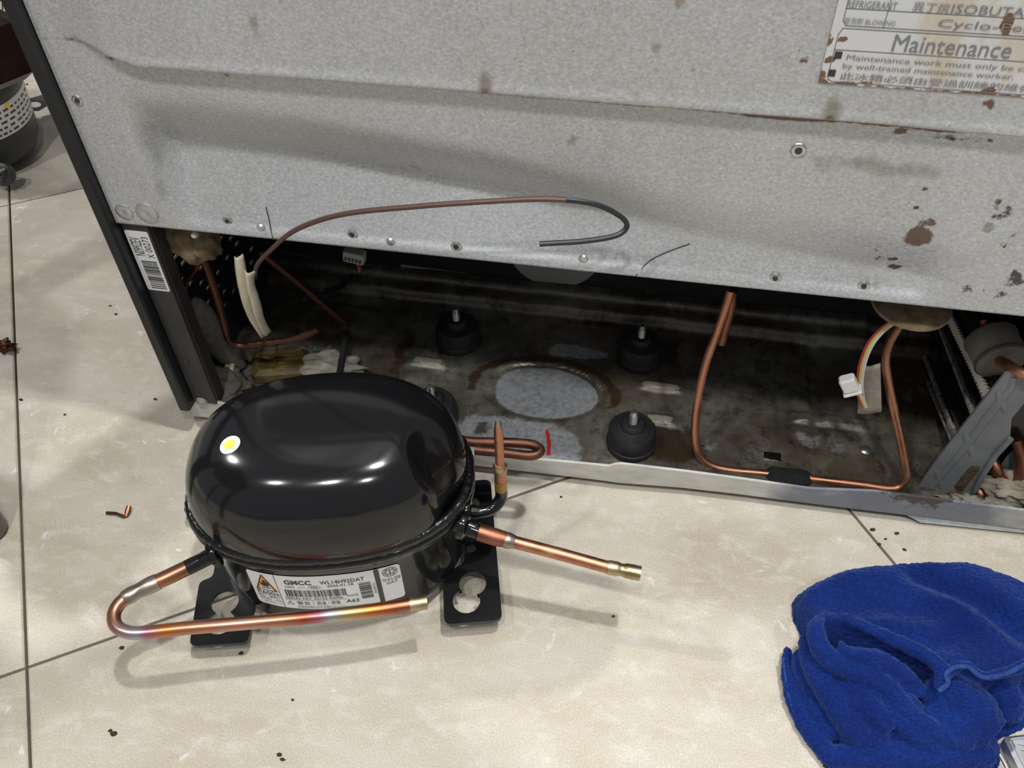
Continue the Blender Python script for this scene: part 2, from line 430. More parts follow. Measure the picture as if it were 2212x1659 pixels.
# ================================================================== FLOOR
floor = MB().box((-3, -2.5, -.03), (3, 4, -.003)).build('floor', M['grout']); tag(floor, 'dark grout bed under the beige stone tiles', kind='structure')
A0, A1 = PZ(40, 440)[:2], PZ(30, 1659)[:2]; B0, B1 = PZ(0, 1477)[:2], PZ(1160, 1040)[:2]; C1 = PZ(1880, 1153)[:2]
gv = _n(np.append(_n(B1 - B0) + 1.0 * np.array([-_n(A1 - A0)[1], _n(A1 - A0)[0]]), 0))[:2]
gu = np.array([gv[1], -gv[0]])
v0 = ((A0 + A1) / 2) @ gv; u0 = ((B0 + B1) / 2) @ gu; TS = C1 @ gv - v0
tilemesh = None
for i in range(-4, 5):
    for j in range(-4, 5):
        c = gv * (v0 + (i + .5) * TS) + gu * (u0 + (j + .5) * TS)
        if abs(c[0]) > 2.0 or c[1] < -1.0 or c[1] > 2.6: continue
        g = .0011; h = TS / 2 - g
        P = [c + gv * sx * h + gu * sy * h for sx, sy in ((-1, 1), (1, 1), (1, -1), (-1, -1))]
        Pi = [c + gv * sx * (h - .0012) + gu * sy * (h - .0012) for sx, sy in ((-1, 1), (1, 1), (1, -1), (-1, -1))]
        v = [(*p, -.004) for p in P] + [(*p, -.0008) for p in P] + [(*p, 0) for p in Pi]
        f = [(0,1,5,4),(1,2,6,5),(2,3,7,6),(3,0,4,7),(4,5,9,8),(5,6,10,9),(6,7,11,10),(7,4,8,11),(8,9,10,11)]
        MB().add(v, f).build('tile', M['tile'], floor)

tag(MB().box((-3, 3.6, 0), (3, 3.7, 2.75)).build('wall_back', plain('pale_wall_paint', (.62, .60, .56), .8)), 'pale painted wall of the room', kind='structure')

# ================================================================== REFRIGERATOR
fr = empty('refrigerator')
tag(fr, 'refrigerator seen from behind with its open compressor compartment and stained metal back', 'refrigerator')
YP = .427; XL = -.357; XR = .345; ZB = .2115; TOP = 1.72
def interp(pts, fn):
    W = sorted((fn(*p) for p in pts), key=lambda q: q[0]); xs = np.array([q[0] for q in W]); zs = np.array([q[2] for q in W])
    return lambda x: np.interp(x, xs, zs)
crease = interp([(75, 92), (110, 90), (150, 95), (190, 108), (235, 130), (300, 152), (700, 182), (1250, 225), (1830, 270), (2212, 305), (2400, 320)], lambda a, b: PY(a, b, .422))
Uln = interp([(180, 205), (400, 212), (640, 245), (900, 298), (1160, 350), (1500, 420), (1850, 490), (2300, 570)], lambda a, b: PY(a, b, .427))
Lln = interp([(200, 300), (300, 310), (700, 360), (1000, 415), (1350, 480), (1800, 562), (2300, 640)], lambda a, b: PY(a, b, .437))
def panel_d(x, z):
    zc = crease(x)
    d = .0065 * sstep(0, .003, z - zc) * sstep(XL + .012, XL + .05, x) + .0007 * np.exp(-((z - zc - .005) / .003) ** 2) * sstep(XL + .02, XL + .08, x)
    U, L = Uln(x), Lln(x)
    f = 0
    for o_, w_ in ((-.006, .15), (-.003, .2), (0, .3), (.003, .2), (.006, .15)):
        f = f + w_ * np.where(z + o_ > L, np.clip((U - z - o_) / np.maximum(U - L, .005), 0, 1) ** 1.35, np.clip((z + o_ - ZB) / np.maximum(L - ZB, .005), 0, 1) ** .9)
    f = f * sstep(0, .008, z - ZB)
    lx = XL + .030 + (.30 - z) * .10
    mx = sstep(lx, lx + .022, x)
    rx = .155 + (z - .23) * .5
    mr = 1 - sstep(rx, rx + .02, x)
    d -= (.023 - .014 * sstep(-.09, .05, x)) * f * mx * mr
    d += .0022 * np.exp(-((x - rx - .006) / .009) ** 2) * sstep(.225, .235, z) * (1 - sstep(.265, .275, z))
    return d
xs = np.linspace(XL, XR, 300)
zs = np.concatenate([np.linspace(ZB, .345, 110), np.linspace(.35, .46, 40), np.linspace(.5, TOP, 14)])
XX, ZZ = np.meshgrid(xs, zs); DD = panel_d(XX, ZZ)
# screw dimples
def blob(px, py, rx, rz, fn=lambda a, b: PY(a, b, .424)):
    c = fn(px, py); return np.exp(-(((XX - c[0]) / rx) ** 2 + ((ZZ - c[2]) / rz) ** 2))
V = np.stack([XX, YP - DD, ZZ], -1).reshape(-1, 3)
nx, nz = len(xs), len(zs)
F = [(j*nx+i, j*nx+i+1, (j+1)*nx+i+1, (j+1)*nx+i) for j in range(nz-1) for i in range(nx-1)]
# folded bottom lip
lip = [(x, y + .012, z + .0) for x, y, z in V[:nx]]
o = len(V); F += [(i+1, i, o+i, o+i+1) for i in range(nx-1)]
grime = .42 * blob(300, 260, .02, .04) + .5 * blob(340, 420, .005, .035)
for px, py, rx, rz, a in [(1050, 170, .006, .012, .9), (1800, 230, .007, .014, .9), (500, 40, .004, .01, .5), (555, 45, .005, .012, .75), (480, 150, .004, .008, .6), (1840, 360, .03, .009, .8), (1950, 375, .035, .008, .65), (1700, 130, .006, .012, .5), (2000, 200, .004, .012, .5), (1270, 195, .006, .006, .55), (1420, 95, .004, .004, .8), (1770, 330, .012, .005, .4)]:
    grime = np.maximum(grime, a * blob(px, py, rx, rz))
zc_ = crease(XX)
sm_ = sstep(.10, .25, XX + .12)
rust = (.70 + .22 * sm_) * np.exp(-((ZZ - zc_ + .0003) / .0019) ** 2) * sstep(-.22, -.05, XX) * (1 - sstep(.135, .16, XX))
rust = np.maximum(rust, .5 * np.exp(-((ZZ - zc_) / .0022) ** 2) * (1 - sstep(-.28, -.2, XX)))
for px, py, rx, rz, a in [(235, 130, .003, .003, .85), (225, 128, .0025, .003, .75), (485, 167, .0045, .0025, .68), (148, 90, .003, .002, .7), (1050, 190, .003, .004, .75), (1735, 122, .0030, .0028, .85), (1730, 105, .004, .003, .6), (1790, 245, .003, .003, .7), (2125, 215, .0022, .0036, .8), (2140, 222, .002, .004, .85), (1500, 140, .003, .003, .65), (1985, 520, .008, .0085, 1.2), (2005, 488, .006, .004, .85), (1880, 255, .002, .006, .6), (1950, 290, .006, .003, .8), (2060, 305, .03, .003, .55), (1240, 105, .002, .002, .7), (1535, 245, .02, .0012, .8), (1690, 262, .03, .0014, .95)]:
    rust = np.maximum(rust, a * blob(px, py, rx, rz))
dark = .52 * np.exp(-((ZZ - zc_) / .0013) ** 2) * sstep(XL + .012, XL + .03, XX)  # narrow darker line along the crease
for px, py, rx, rz, a in [(1915, 575, .012, .006, .62), (1940, 600, .008, .005, .6), (2165, 460, .012, .012, .58), (2185, 520, .006, .02, .5), (2100, 500, .03, .006, .45), (2190, 610, .012, .012, .62), (2150, 640, .03, .008, .5), (2000, 415, .003, .005, .62), (1980, 455, .003, .002, .7), (2120, 310, .05, .003, .5), (1890, 560, .004, .012, .55)]:
    dark = np.maximum(dark, a * blob(px, py, rx, rz))
attrs = {k: np.concatenate([a.reshape(-1), a.reshape(-1)[:nx]]) for k, a in (('grime', grime), ('rust', rust), ('dark', dark))}
MB().add(list(V) + lip, F).build('back_panel', M['galv'], fr, smooth='all', attrs=attrs, fix=False)

def on_panel(px, py, off=.0):
    p = PY(px, py, YP - .004)
    for _ in range(4): p = PY(px, py, YP - float(panel_d(np.array([p[0]]), np.array([p[2]]))[0]) - off)
    return p
# cabinet carcass behind the sheet, its black side and the frame of the compartment
MB().box((XL + .002, YP + .035, .232), (XR, 1.05, TOP), .004).build('cabinet_body', M['dark_plastic'], fr)
MB().box((XL - .010, YP - .006, ZB - .185), (XL - .0005, YP + .012, TOP + .004), .0015).build('side_edge', M['edge_black'], fr)
MB().box((XL - .010, YP + .0125, .20), (XL - .004, 1.05, TOP + .004)).build('side_panel', M['edge_black'], fr)
MB().box((XR + .0005, YP - .006, .02), (XR + .01, 1.05, TOP + .004), .0015).build('side_panel', M['edge_black'], fr)
# charcoal corner flange carrying the bar-code sticker
fl = MB()
fl.box((XL + .000, YP + .003, .030), (XL + .0200, YP + .0055, ZB + .01), .0006)
fl.box((XL + .0180, YP + .0056, .030), (XL + .0205, YP + .018, ZB + .01), .0006)
fl.build('corner_flange', M['flange'], fr)
# perforated side plate with real slots
def perforated():
    v = []; f = []
    x = XL - .002; cy, cz = .0200, .0105
    def quad(a, b, c, d): 
        o = len(v); v.extend((a, b, c, d)); f.append((o, o+1, o+2, o+3))
    y0, y1, z0, z1 = .448, .598, .055, .200
    ny = int((y1-y0)/cy); nzc = int((z1-z0)/cz)
    for i in range(ny):
        for j in range(nzc):
            a, b = y0 + i*cy, z0 + j*cz
            solid = (i * 5 + j * 11) % 7 in (0, 3)
            ou = [(a, b), (a+cy/2, b), (a+cy, b), (a+cy, b+cz/2), (a+cy, b+cz), (a+cy/2, b+cz), (a, b+cz), (a, b+cz/2)]
            o = len(v)
            sh = (cy * .22 if j % 2 else -cy * .10)
            inn = [(a+cy*.36+sh, b+cz*.37), (a+cy*.55+sh, b+cz*.36), (a+cy*.70+sh, b+cz*.38), (a+cy*.74+sh, b+cz*.5), (a+cy*.70+sh, b+cz*.62), (a+cy*.55+sh, b+cz*.64), (a+cy*.36+sh, b+cz*.63), (a+cy*.32+sh, b+cz*.5)]
            inn = [(min(max(p, a + .0004), a + cy - .0004), q) for p, q in inn]
            v.extend((x, p, q) for p, q in ou); v.extend((x, p, q) for p, q in inn); v.extend((x - .002, p, q) for p, q in inn)
            for k in range(8):
                n_ = (k+1) % 8
                f.append((o+k, o+n_, o+8+n_, o+8+k)); f.append((o+8+k, o+8+n_, o+16+n_, o+16+k))
            if solid: f.append(tuple(o+8+k for k in range(8)))
    ye, ze = y0 + ny*cy, z0 + nzc*cz
    quad((x, YP + .012, .012), (x, 1.05, .012), (x, 1.05, z0), (x, YP, z0)); quad((x, YP, ze), (x, 1.05, ze), (x, 1.05, .235), (x, YP, .235))
    quad((x, YP, z0), (x, y0, z0), (x, y0, ze), (x, YP, ze)); quad((x, ye, z0), (x, 1.05, z0), (x, 1.05, ze), (x, ye, ze))
    return MB().add(v, f).build('perforated_side_plate', M['dark_plastic'], fr, fix=False)
perforated()
YW = .622
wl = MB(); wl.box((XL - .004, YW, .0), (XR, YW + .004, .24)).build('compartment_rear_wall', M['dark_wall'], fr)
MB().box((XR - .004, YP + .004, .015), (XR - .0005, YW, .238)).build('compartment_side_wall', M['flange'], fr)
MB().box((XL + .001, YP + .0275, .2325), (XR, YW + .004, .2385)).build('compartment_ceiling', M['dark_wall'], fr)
# pale strips and a pale disc on the rear wall
def wall_strip(pts):
    mb = MB(); q = [PY(*p, YW - .001) for p in pts]
    mb.add([tuple(p) for p in q] + [(p[0], p[1] + .001, p[2]) for p in q], [(0,1,2,3),(4,7,6,5),(0,4,5,1),(1,5,6,2),(2,6,7,3),(3,7,4,0)])
    return mb.build('wall_strip', M['grey_strip'], fr)
wall_strip([(862, 586), (1003, 604), (1006, 591), (866, 572)])
wall_strip([(1392, 645), (1580, 668), (1582, 655), (1396, 632)])
cdisc = PY(1195, 617, YW - .002); MB().lathe([(.001, 0), (.042, 0), (.043, .0012), (.001, .0016)], (cdisc[0], YW, cdisc[2] + .041), 40, (0, -1, 0)).build('pale_wall_disc', M['grey_strip'], fr, smooth=True)

# ---- base pan (pressed sheet) and front rail
ZP = .020
rail_top = [(415, 866), (475, 868), (700, 915), (1025, 981), (1190, 993), (1318, 1006), (1336, 1000), (1557, 1027), (1600, 1033), (1749, 1054), (1877, 1058), (2015, 1076), (2212, 1101), (2420, 1124)]
rail_bot = [(412, 898), (470, 908), (690, 950), (1022, 1008), (1204, 1029), (1312, 1042), (1330, 1045), (1480, 1057), (1600, 1071), (1740, 1089), (1870, 1105), (2015, 1122), (2212, 1146), (2420, 1168)]
RT = []; 
for (a, b), (c, d) in zip(rail_top, rail_bot):
    q = PZ(c, d, .007); t = PY(a, b, q[1]); RT.append((q, t))
rb = MB(); nR = len(RT); v = []; f = []
rxs = [q[0] for q, t in RT]
fine = np.linspace(rxs[0], min(rxs[-1], XR), 160)
ry = np.interp(fine, rxs, [q[1] for q, t in RT]); rt = np.interp(fine, rxs, [t[2] for q, t in RT]); 
prof_n = 6
bl, dk = [], []
for x, y, zt in zip(fine, ry, rt):
    bulge = .0
    row = [(y + .0030, zt - .004), (y + .0012, zt), (y, zt - .0012), (y, .0095), (y + .0012, .007), (y + .006, .006)]
    v += [(x, a, b) for a, b in row]
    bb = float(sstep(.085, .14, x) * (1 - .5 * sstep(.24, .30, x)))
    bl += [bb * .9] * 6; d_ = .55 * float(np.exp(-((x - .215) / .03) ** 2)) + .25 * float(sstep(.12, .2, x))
    dk += [d_ + .15, d_ + .1, d_, d_ * .3, .1, .2]
for i in range(len(fine) - 1):
    for k in range(5): f.append((i*6+k, (i+1)*6+k, (i+1)*6+k+1, i*6+k+1))
MB().add(v, f).build('base_rail', M['rail'], fr, smooth=True, attrs={'blue': bl, 'dark': dk})
# lip tab dropping below the rail on the right, corner bracket on the left
q0, q1 = PZ(1945, 1112, .006), PZ(2420, 1166, .006)
MB().add([(q0[0], q0[1] + .001, .008), (q1[0], q1[1] + .001, .008), (q1[0], q1[1] - .0005, .003), (q0[0] + .015, q0[1] - .0025, .003), (q0[0], q0[1] + .004, .008), (q1[0], q1[1] + .004, .008), (q1[0], q1[1] + .002, .003), (q0[0] + .015, q0[1] + .0005, .003)],
         [(0,1,2,3),(4,7,6,5),(0,4,5,1),(1,5,6,2),(2,6,7,3),(3,7,4,0)]).build('rail_lip', M['rail'], fr, attrs={'blue': [.5]*8, 'dark': [.1]*8})
pxs = np.linspace(XL - .003, XR - .002, 330); pys = np.linspace(0, 1, 110)
PXX, PT = np.meshgrid(pxs, pys); yfront = np.interp(PXX, fine, ry) + .003
PYY = yfront + (YW - .001 - yfront) * PT
def pz(px, py): return PZ(px, py, ZP)
def pblob(px, py, rx, ry_, p=2):
    c = pz(px, py); return np.exp(-((np.abs((PXX - c[0]) / rx)) ** p + (np.abs((PYY - c[1]) / ry_)) ** p))
Zp = np.full_like(PXX, ZP)
e0, e1, e2, e3 = pz(1035, 850), pz(1308, 852), pz(1175, 783), pz(1185, 908)
ec = (e0 + e1) / 2; ec[1] = (e2[1] + e3[1]) / 2; ea = (e1[0] - e0[0]) / 2; eb = (e2[1] - e3[1]) / 2
er = np.sqrt(((PXX - ec[0]) / ea) ** 2 + ((PYY - ec[1]) / eb) ** 2)
Zp -= .0028 * (1 - sstep(.93, 1.05, er))
def emboss(px, py, rx, ry_, h): 
    global Zp; Zp = Zp + h * pblob(px, py, rx, ry_, 6)
emboss(925, 783, .017, .0052, .0035); emboss(1428, 838, .019, .0048, .0035); emboss(1425, 908, .016, .0055, .0035)
emboss(1790, 910, .03, .006, .004); emboss(1690, 850, .006, .05, -.003); emboss(1760, 830, .005, .05, -.003); emboss(720, 690, .04, .018, .005); emboss(640, 790, .02, .02, .004)
Zp += .010 * sstep(.592, .597, PYY) + .006 * sstep(.609, .612, PYY)
Zp -= .003 * sstep(.19, .195, PXX)
Zp += .0012 * np.array([[mnoise.noise((x * 30, y * 30, 0)) for x, y in zip(r1, r2)] for r1, r2 in zip(PXX, PYY)])
clean = np.maximum(1.0 * (1 - sstep(.75, 1.02, er)) * sstep(-.2, .5, (PXX - ec[0]) / ea + .9), 0)
clean = np.maximum(clean, .95 * pblob(1120, 955, .062, .028, 3)); clean = np.maximum(clean, .85 * pblob(1240, 760, .035, .012)); clean = np.maximum(clean, .6 * pblob(680, 770, .035, .022)); clean = np.maximum(clean, .5 * pblob(1530, 960, .018, .02)); clean = np.maximum(clean, .5 * pblob(1760, 950, .06, .03)); clean = np.maximum(clean, .30 * sstep(.592, .596, PYY) * (1 - sstep(.609, .612, PYY)))
prust = np.maximum(.75 * pblob(1450, 960, .028, .022, 4), .7 * pblob(870, 760, .012, .05)); prust = np.maximum(prust, .7 * np.exp(-((er - 1.15) / .16) ** 2) * (PYY > ec[1] - .01)); prust = np.maximum(prust, .6 * pblob(1040, 930, .012, .025)); prust = np.maximum(prust, .6 * pblob(1300, 700, .05, .01)); prust = np.maximum(prust, .6 * pblob(1450, 760, .02, .035))
ppale = np.maximum(.8 * pblob(925, 783, .015, .0042, 6), .75 * pblob(1428, 838, .017, .004, 6)); ppale = np.maximum(ppale, .75 * pblob(1425, 908, .013, .004, 6)); ppale = np.maximum(ppale, .7 * np.exp(-((er - .98) / .03) ** 2) * (PYY > ec[1] + .008) * (PXX > ec[0] - .6 * ea)); ppale = np.maximum(ppale, .62 * pblob(2180, 1080, .03, .01)); ppale = np.maximum(ppale, .5 * pblob(1800, 740, .03, .006))
mk = np.zeros_like(PXX)
m0, m1 = pz(1181, 928), pz(1184, 985); tt = np.clip((PYY - m1[1]) / (m0[1] - m1[1]), -.2, 1.2)
mk = np.where((tt > 0) & (tt < 1), np.exp(-((PXX - (m1[0] + (m0[0] - m1[0]) * tt) - .0012 * np.sin(tt * 3)) / .0019) ** 2), 0) * 1.2
Vp = np.stack([PXX, PYY, Zp], -1).reshape(-1, 3); n1, n2 = len(pxs), len(pys)
# the two square punched holes of the pan are left open
holes = []
for px, py in ((1647, 792), (1668, 990)):
    c = pz(px, py); holes.append((c[0] - .0065, c[0] + .0065, c[1] - .008 if py < 900 else c[1] - .0045, c[1] + .008 if py < 900 else c[1] + .0045))
def inhole(x, y): return any(a < x < b and c < y < d for a, b, c, d in holes)
F = [(j*n1+i, j*n1+i+1, (j+1)*n1+i+1, (j+1)*n1+i) for j in range(n2-1) for i in range(n1-1) if not inhole((Vp[j*n1+i][0] + Vp[j*n1+i+1][0]) / 2, Vp[j*n1+i][1])]
MB().add(list(Vp), F).build('base_pan', M['pan'], fr, smooth='all', fix=False, attrs={'clean': clean.reshape(-1), 'rust': prust.reshape(-1), 'pale': ppale.reshape(-1), 'mark': mk.reshape(-1)})

# rubber mounts with studs
def rubber_mount(px, py, first=None):
    c = PZ(px, py, ZP + .001)
    if first is None:
        o = MB().lathe([(.002, 0), (.0185, 0), (.0195, .002), (.0195, .0055), (.0185, .0065), (.0185, .018), (.017, .0205), (.0105, .0215), (.0095, .022), (.009, .0255), (.0075, .027), (.003, .027)], (0, 0, 0), 32).build('rubber_mount', M['rubber'], fr, smooth=True)
        pr = [(.0012, .024)]
        for k in range(6): pr += [(.0036, .0255 + k * .0018), (.0030, .0264 + k * .0018)]
        pr += [(.0030, .0365), (.0022, .039), (.0012, .0393)]
        st = MB().lathe(pr, (0, 0, 0), 14).build('stud', M['steel'], o, smooth=True)
        st['label'] = 'threaded steel stud'
    else:
        o = first.copy(); COL.objects.link(o); o.parent = fr
        s2 = first.children[0].copy(); COL.objects.link(s2); s2.parent = o
    o.location = c
    return o
m1_ = rubber_mount(1362, 960); m1_['label'] = 'black rubber mount nearest the front rail'
for p, l in (((1380, 775), 'black rubber mount at the back right'), ((990, 738), 'black rubber mount at the back left'), ((938, 905), 'black rubber mount half hidden by the new compressor')):
    rubber_mount(*p, first=m1_)['label'] = l

# left corner bracket of the base
cb = RT[0][0]; cb2 = RT[1][0]
def lb(px, py, off=0): 
    q = PY(px, py, cb[1] - .001 + off); return tuple(q)
brk = MB(); outer = [(413, 866), (419, 862), (478, 866), (500, 880), (500, 908), (455, 902), (419, 899), (413, 895)]
cen = (437, 880); hol = [(cen[0] + 5*math.cos(g), cen[1] + 3*math.sin(g)) for g in np.linspace(0, 2*math.pi, 12, endpoint=False)]
brk.prism(outer, [hol], lambda a, b: lb(a, b, .002), lambda a, b: lb(a, b)); brk.build('corner_bracket', M['rail'], fr, attrs={'blue': [0]*len(brk.v), 'dark': [.1]*len(brk.v)})
MB().lathe([(.001, -.002), (.0052, -.002), (.005, .001), (.003, .0032), (.001, .0036)], tuple(PZ(437, 862, .033)), 18).build('round_pad', M['felt_tape'], fr, smooth=True)
MB().box((-.004, -.001, 0), (.004, .001, .011), .0012, Matrix.Translation(Vector(PY(463, 866, cb[1] + .006)))).build('corner_tab', M['flange'], fr)

# screws and punched holes in the back sheet
def panel_hole(px, py, r=.0026):
    p = on_panel(px, py, .0002)
    o = MB().lathe([(r*.55, .0), (r*.6, .0005), (r*1.0, .0008), (r*1.35, .0004), (r*1.5, -.0004)][::-1], (0, 0, 0), 16, (0, -1, 0)).build('screw_hole', M['steel'], fr, smooth=True)
    o.location = p
    b = MB().lathe([(.0001, 0), (r*.62, 0), (r*.62, .0009), (.0001, .0009)], (0, 0, 0), 14, (0, -1, 0)).build('bore', M['ink'], o)
    return o
for p in ((167, 217), (491, 477), (761, 507), (985, 533), (1725, 325), (1675, 601), (1866, 618)): panel_hole(*p, r=.0030 if p == (1725, 325) else .0024)
for p, r in (((268, 457), .0062), ((317, 460), .0080)):
    c = on_panel(*p, .0)
    MB().lathe([(r, -.0005), (r*.95, .0007), (r*.6, .0016), (r*.25, .0012), (.0003, .0008)], tuple(c), 24, (0, -1, 0)).build('pressed_rivet', M['alu'], fr, smooth=True)
for p in ((563, 493), (843, 523), (1260, 560)):
    c = on_panel(*p, .0)
    MB().lathe([(.003, -.0005), (.0022, .0006), (.0003, .0009)], tuple(c), 14, (0, -1, 0)).build('pressed_dimple', M['alu'], fr, smooth=True)
# pen marks on the sheet
def penmark(pts):
    P = [on_panel(*p, .0004) for p in pts]; MB().tube(crom(P, 4), .0003, 5).build('pen_mark', M['wire_black'], fr)
penmark([(574, 447), (580, 470), (589, 515)]); penmark([(1373, 598), (1400, 566), (1440, 545), (1490, 527)])
# torn stain strip (old adhesive) ridge
# ---- rating label
Lz = lambda x, y, off=.0006: on_panel(x, y, off)
lab_o = np.array(PY(1768, 180, YP - .0075)); 
LBW, LBH = .17, .16
lx0, lz0 = PY(1768, 180, YP - .0085)[0], PY(1768, 182, YP - .0085)[2]
def lfn(off):
    def g(x, z):
        X_, Z_ = lx0 + x, lz0 + z
        return (X_, YP - float(panel_d(np.array([X_]), np.array([Z_]))[0]) - off, Z_)
    return g
def rrect(x0, y0, x1, y1, r, n=5):
    out = []
    for cx, cy, a in ((x1-r, y0+r, -90), (x1-r, y1-r, 0), (x0+r, y1-r, 90), (x0+r, y0+r, 180)):
        for i in range(n + 1):
            g = math.radians(a + 90 * i / n); out.append((cx + r*math.cos(g), cy + r*math.sin(g)))
    return out
def rating_mat():
    n = NT('aged_white_label').set(Roughness=.4)
    f = n.noise(45, 6, .65, n.coord((1, 1, .5))); g = n.noise(160, 5, .7)
    base = n.mix(n.ramp(f, [(.48, 0.), (.62, .75)]), (.68, .69, .70), (.58, .50, .36))
    base, _ = stain(n, base, 'rust', (.15, .075, .03), 170, .47, .56, .95)
    n.col(base); return n.m
M['rating'] = rating_mat()
gx = np.linspace(0, LBW, 70); gz = np.linspace(0, LBH, 66); mb = MB(); GX, GZ = np.meshgrid(gx, gz)
rr = .62 * np.exp(-(GZ / .0022) ** 2) + .45 * np.exp(-(GX / .0035) ** 2) * (GZ < .025)
for x, z, a, b, k in ((.006, .0225, .004, .003, .85), (.003, .012, .003, .0025, .9), (.0, .004, .004, .003, .8), (.012, .0, .008, .002, 1.0), (.022, .001, .006, .002, .9), (.078, .001, .004, .006, .95), (.074, .033, .004, .007, .9), (.042, .006, .002, .006, .6), (.052, .003, .002, .006, .55), (.08, .062, .006, .004, .6), (.0, .02, .003, .003, .7)):
    rr = np.maximum(rr, k * np.exp(-(((GX - x) / a) ** 2 + ((GZ - z) / b) ** 2)))
fn = lfn(.0007); vv = [fn(a, b) for b in gz for a in gx]
ff = [(j*70+i, j*70+i+1, (j+1)*70+i+1, (j+1)*70+i) for j in range(65) for i in range(69)]
rl = mb.add(vv, ff).build('rating_label', M['rating'], fr, fix=False, attrs={'rust': rr.reshape(-1)})
rl['label'] = 'large white rating label with rust stains along its lower edge'
# label-space scale measured on the sheet
def LU(px, py):
    q = PY(px, py, YP - .0085); return q[0] - lx0, q[2] - lz0
P1, P2 = Print(), Print()
def ltext(P, t, a, b, h, w, **k): P.text(t, a, b, a + w, b + h, **k)
def box4(pa, pb): (a, b), (c, d) = LU(*pa), LU(*pb); return a, b, c, d
mx0, mz0 = LU(1925, 113); mx1, _ = LU(2180, 130)
P1.text('Maintenance', mx0, mz0, mx1, mz0 + .0080)
def brow(P, t, px, py, w, h):
    a, b = LU(px, py); P.text(t, a, b, a + w, b + h)
brow(P2, 'Maintenance work must only be carried out at work', 1827, 135, .122, .0034)
brow(P2, 'by well-trained maintenance worker.', 1819, 153, .0765, .0034)
brow(P2, '此冰箱必須由受過訓練的維修員工處理修護', 1813, 174, .128, .0038)
brow(P2, 'Cyclo-Pentane', 2023, 66, .058, .0048)
brow(P2, '異丁烷', 1970, 27, .0155, .0045); brow(P2, 'ISOBUTANE', 2054, 31, .040, .0042)
brow(P2, 'REFRIGERANT', 1829, 18, .0215, .0034); brow(P2, '發泡劑 BLOWING', 1822, 53, .0225, .0030)
P3 = Print()
for px, py in ((1811, 121), (1797, 160)):
    a, b = LU(px, py); P3.rect(a - .0017, b - .0017, a + .0017, b + .0017)
P3.build('label_bullet', M['ink'], rl, lfn(.0011))
P4 = Print()
wln = .0004
def lline(x0, z0, x1, z1): P4.line([(x0, z0), (x1, z1)], wln)
zA, zB, zC, zD = LU(1810, 110)[1], LU(1815, 63)[1], LU(1815, 57)[1], LU(1823, 20)[1]
xa = .0035
P4.line([(LBW, .0013), (.006, .0013), (.004, .0025), (.0036, .004), (.0036, zB - .003), (.0050, zB), (LBW, zB)], wln)
lline(.0036, zA, LBW, zA)
P4.line([(LBW, zC), (.006, zC), (.0042, zC + .0022), (.0042, LBH)], wln); lline(.0042, zD, LBW, zD); xd = LU(1915, 40)[0]; lline(xd, zC, xd, LBH); lline(.0042, zD + .012, LBW, zD + .012)
P4.build('label_ruling', M['ink_grey'], rl, lfn(.0009)); P1.build('label_heading', M['ink_grey'], rl, lfn(.0011)); P2.build('label_text', M['ink_grey'], rl, lfn(.0012))
# ---- bar-code sticker on the corner flange
bc = [PY(p[0], p[1], YP + .0025) for p in ((268, 497), (297, 497), (355, 624), (327, 626))]
sx0, sx1 = XL + .0012, XL + .0185; sz1, sz0 = bc[0][2], bc[3][2]
stk = MB(); stk.prism(rrect(sx0, sz0, sx1, sz1, .0015), [], lambda a, b: (a, YP + .0029, b), lambda a, b: (a, YP + .0025, b)); st_o = stk.build('barcode_sticker', M['label_white'], fr)
st_o['label'] = 'white sticker with printed number and bar code'
sw, sh = sx1 - sx0, sz1 - sz0
P = Print()
def vert_text(P, t, x0, x1, z0, z1):               # reads from bottom to top
    V_, F_ = text2d(t, x1 - x0, z1 - z0); P.add([(x1 - v_[1], z0 + v_[0]) for v_ in V_], F_)
vert_text(P, 'N099ZEV', sx0 + sw*.10, sx0 + sw*.55, sz0 + sh*.60, sz0 + sh*.90)
vert_text(P, 'X 00273', sx0 + sw*.62, sx0 + sw*.92, sz0 + sh*.57, sz0 + sh*.92)
P.barcode(sx0 + sw*.22, sz0 + sh*.04, sx0 + sw*.90, sz0 + sh*.52, 5, vertical=False, unit=sh*.0085)
P.build('sticker_print', M['ink'], st_o, lambda a, b: (a, YP + .00235, b))
# small screw hole on the flange
MB().lathe([(.0028, -.0002), (.0026, .0006), (.0014, .0003), (.0003, -.0002)], tuple(PY(404, 781, YP + .003)), 14, (0, -1, 0)).build('flange_screw', M['flange'], fr, smooth=True)

# ---- pipework in the compartment, left
def pipe(name, pts, r, mat, parent=fr, k=6, seg=12, hollow=False, rads=None):
    C_ = crom(pts, k)
    rr_ = r if rads is None else np.interp(np.linspace(0, 1, len(C_)), np.linspace(0, 1, len(rads)), rads)
    return MB().tube(C_, rr_, seg, hollow=hollow).build(name, mat, parent, smooth=True)
pipe('copper_pipe', [PY(432, 540, .458), PY(446, 575, .458), PY(470, 645, .460), PY(486, 705, .462), PY(496, 735, .464), PY(520, 747, .466), PY(560, 743, .468), PY(620, 736, .470), PY(660, 724, .472), PY(688, 711, .474)], .0030, M['copper_dark'], hollow=True, rads=[.003]*9 + [.0026])
pipe('copper_pipe', [PY(440, 545, .464), PY(420, 580, .464), PY(402, 605, .465), (PY(397, 635, .465)), PY(405, 670, .466), PY(425, 720, .468), PY(450, 765, .472)], .0030, M['copper_dark'])
pipe('foam_hose', [PY(418, 650, .476), PY(445, 700, .478), PY(480, 750, .480), PY(520, 790, .482)], .0115, M['foam_grey'], seg=18, rads=[.006, .011, .0118, .0118, .0105, .006])
pipe('copper_pipe', [PY(561, 544, .52), PY(630, 600, .523), PY(700, 660, .526), PY(738, 692, .53), PY(746, 700, .531)], .0028, M['copper_dark'])
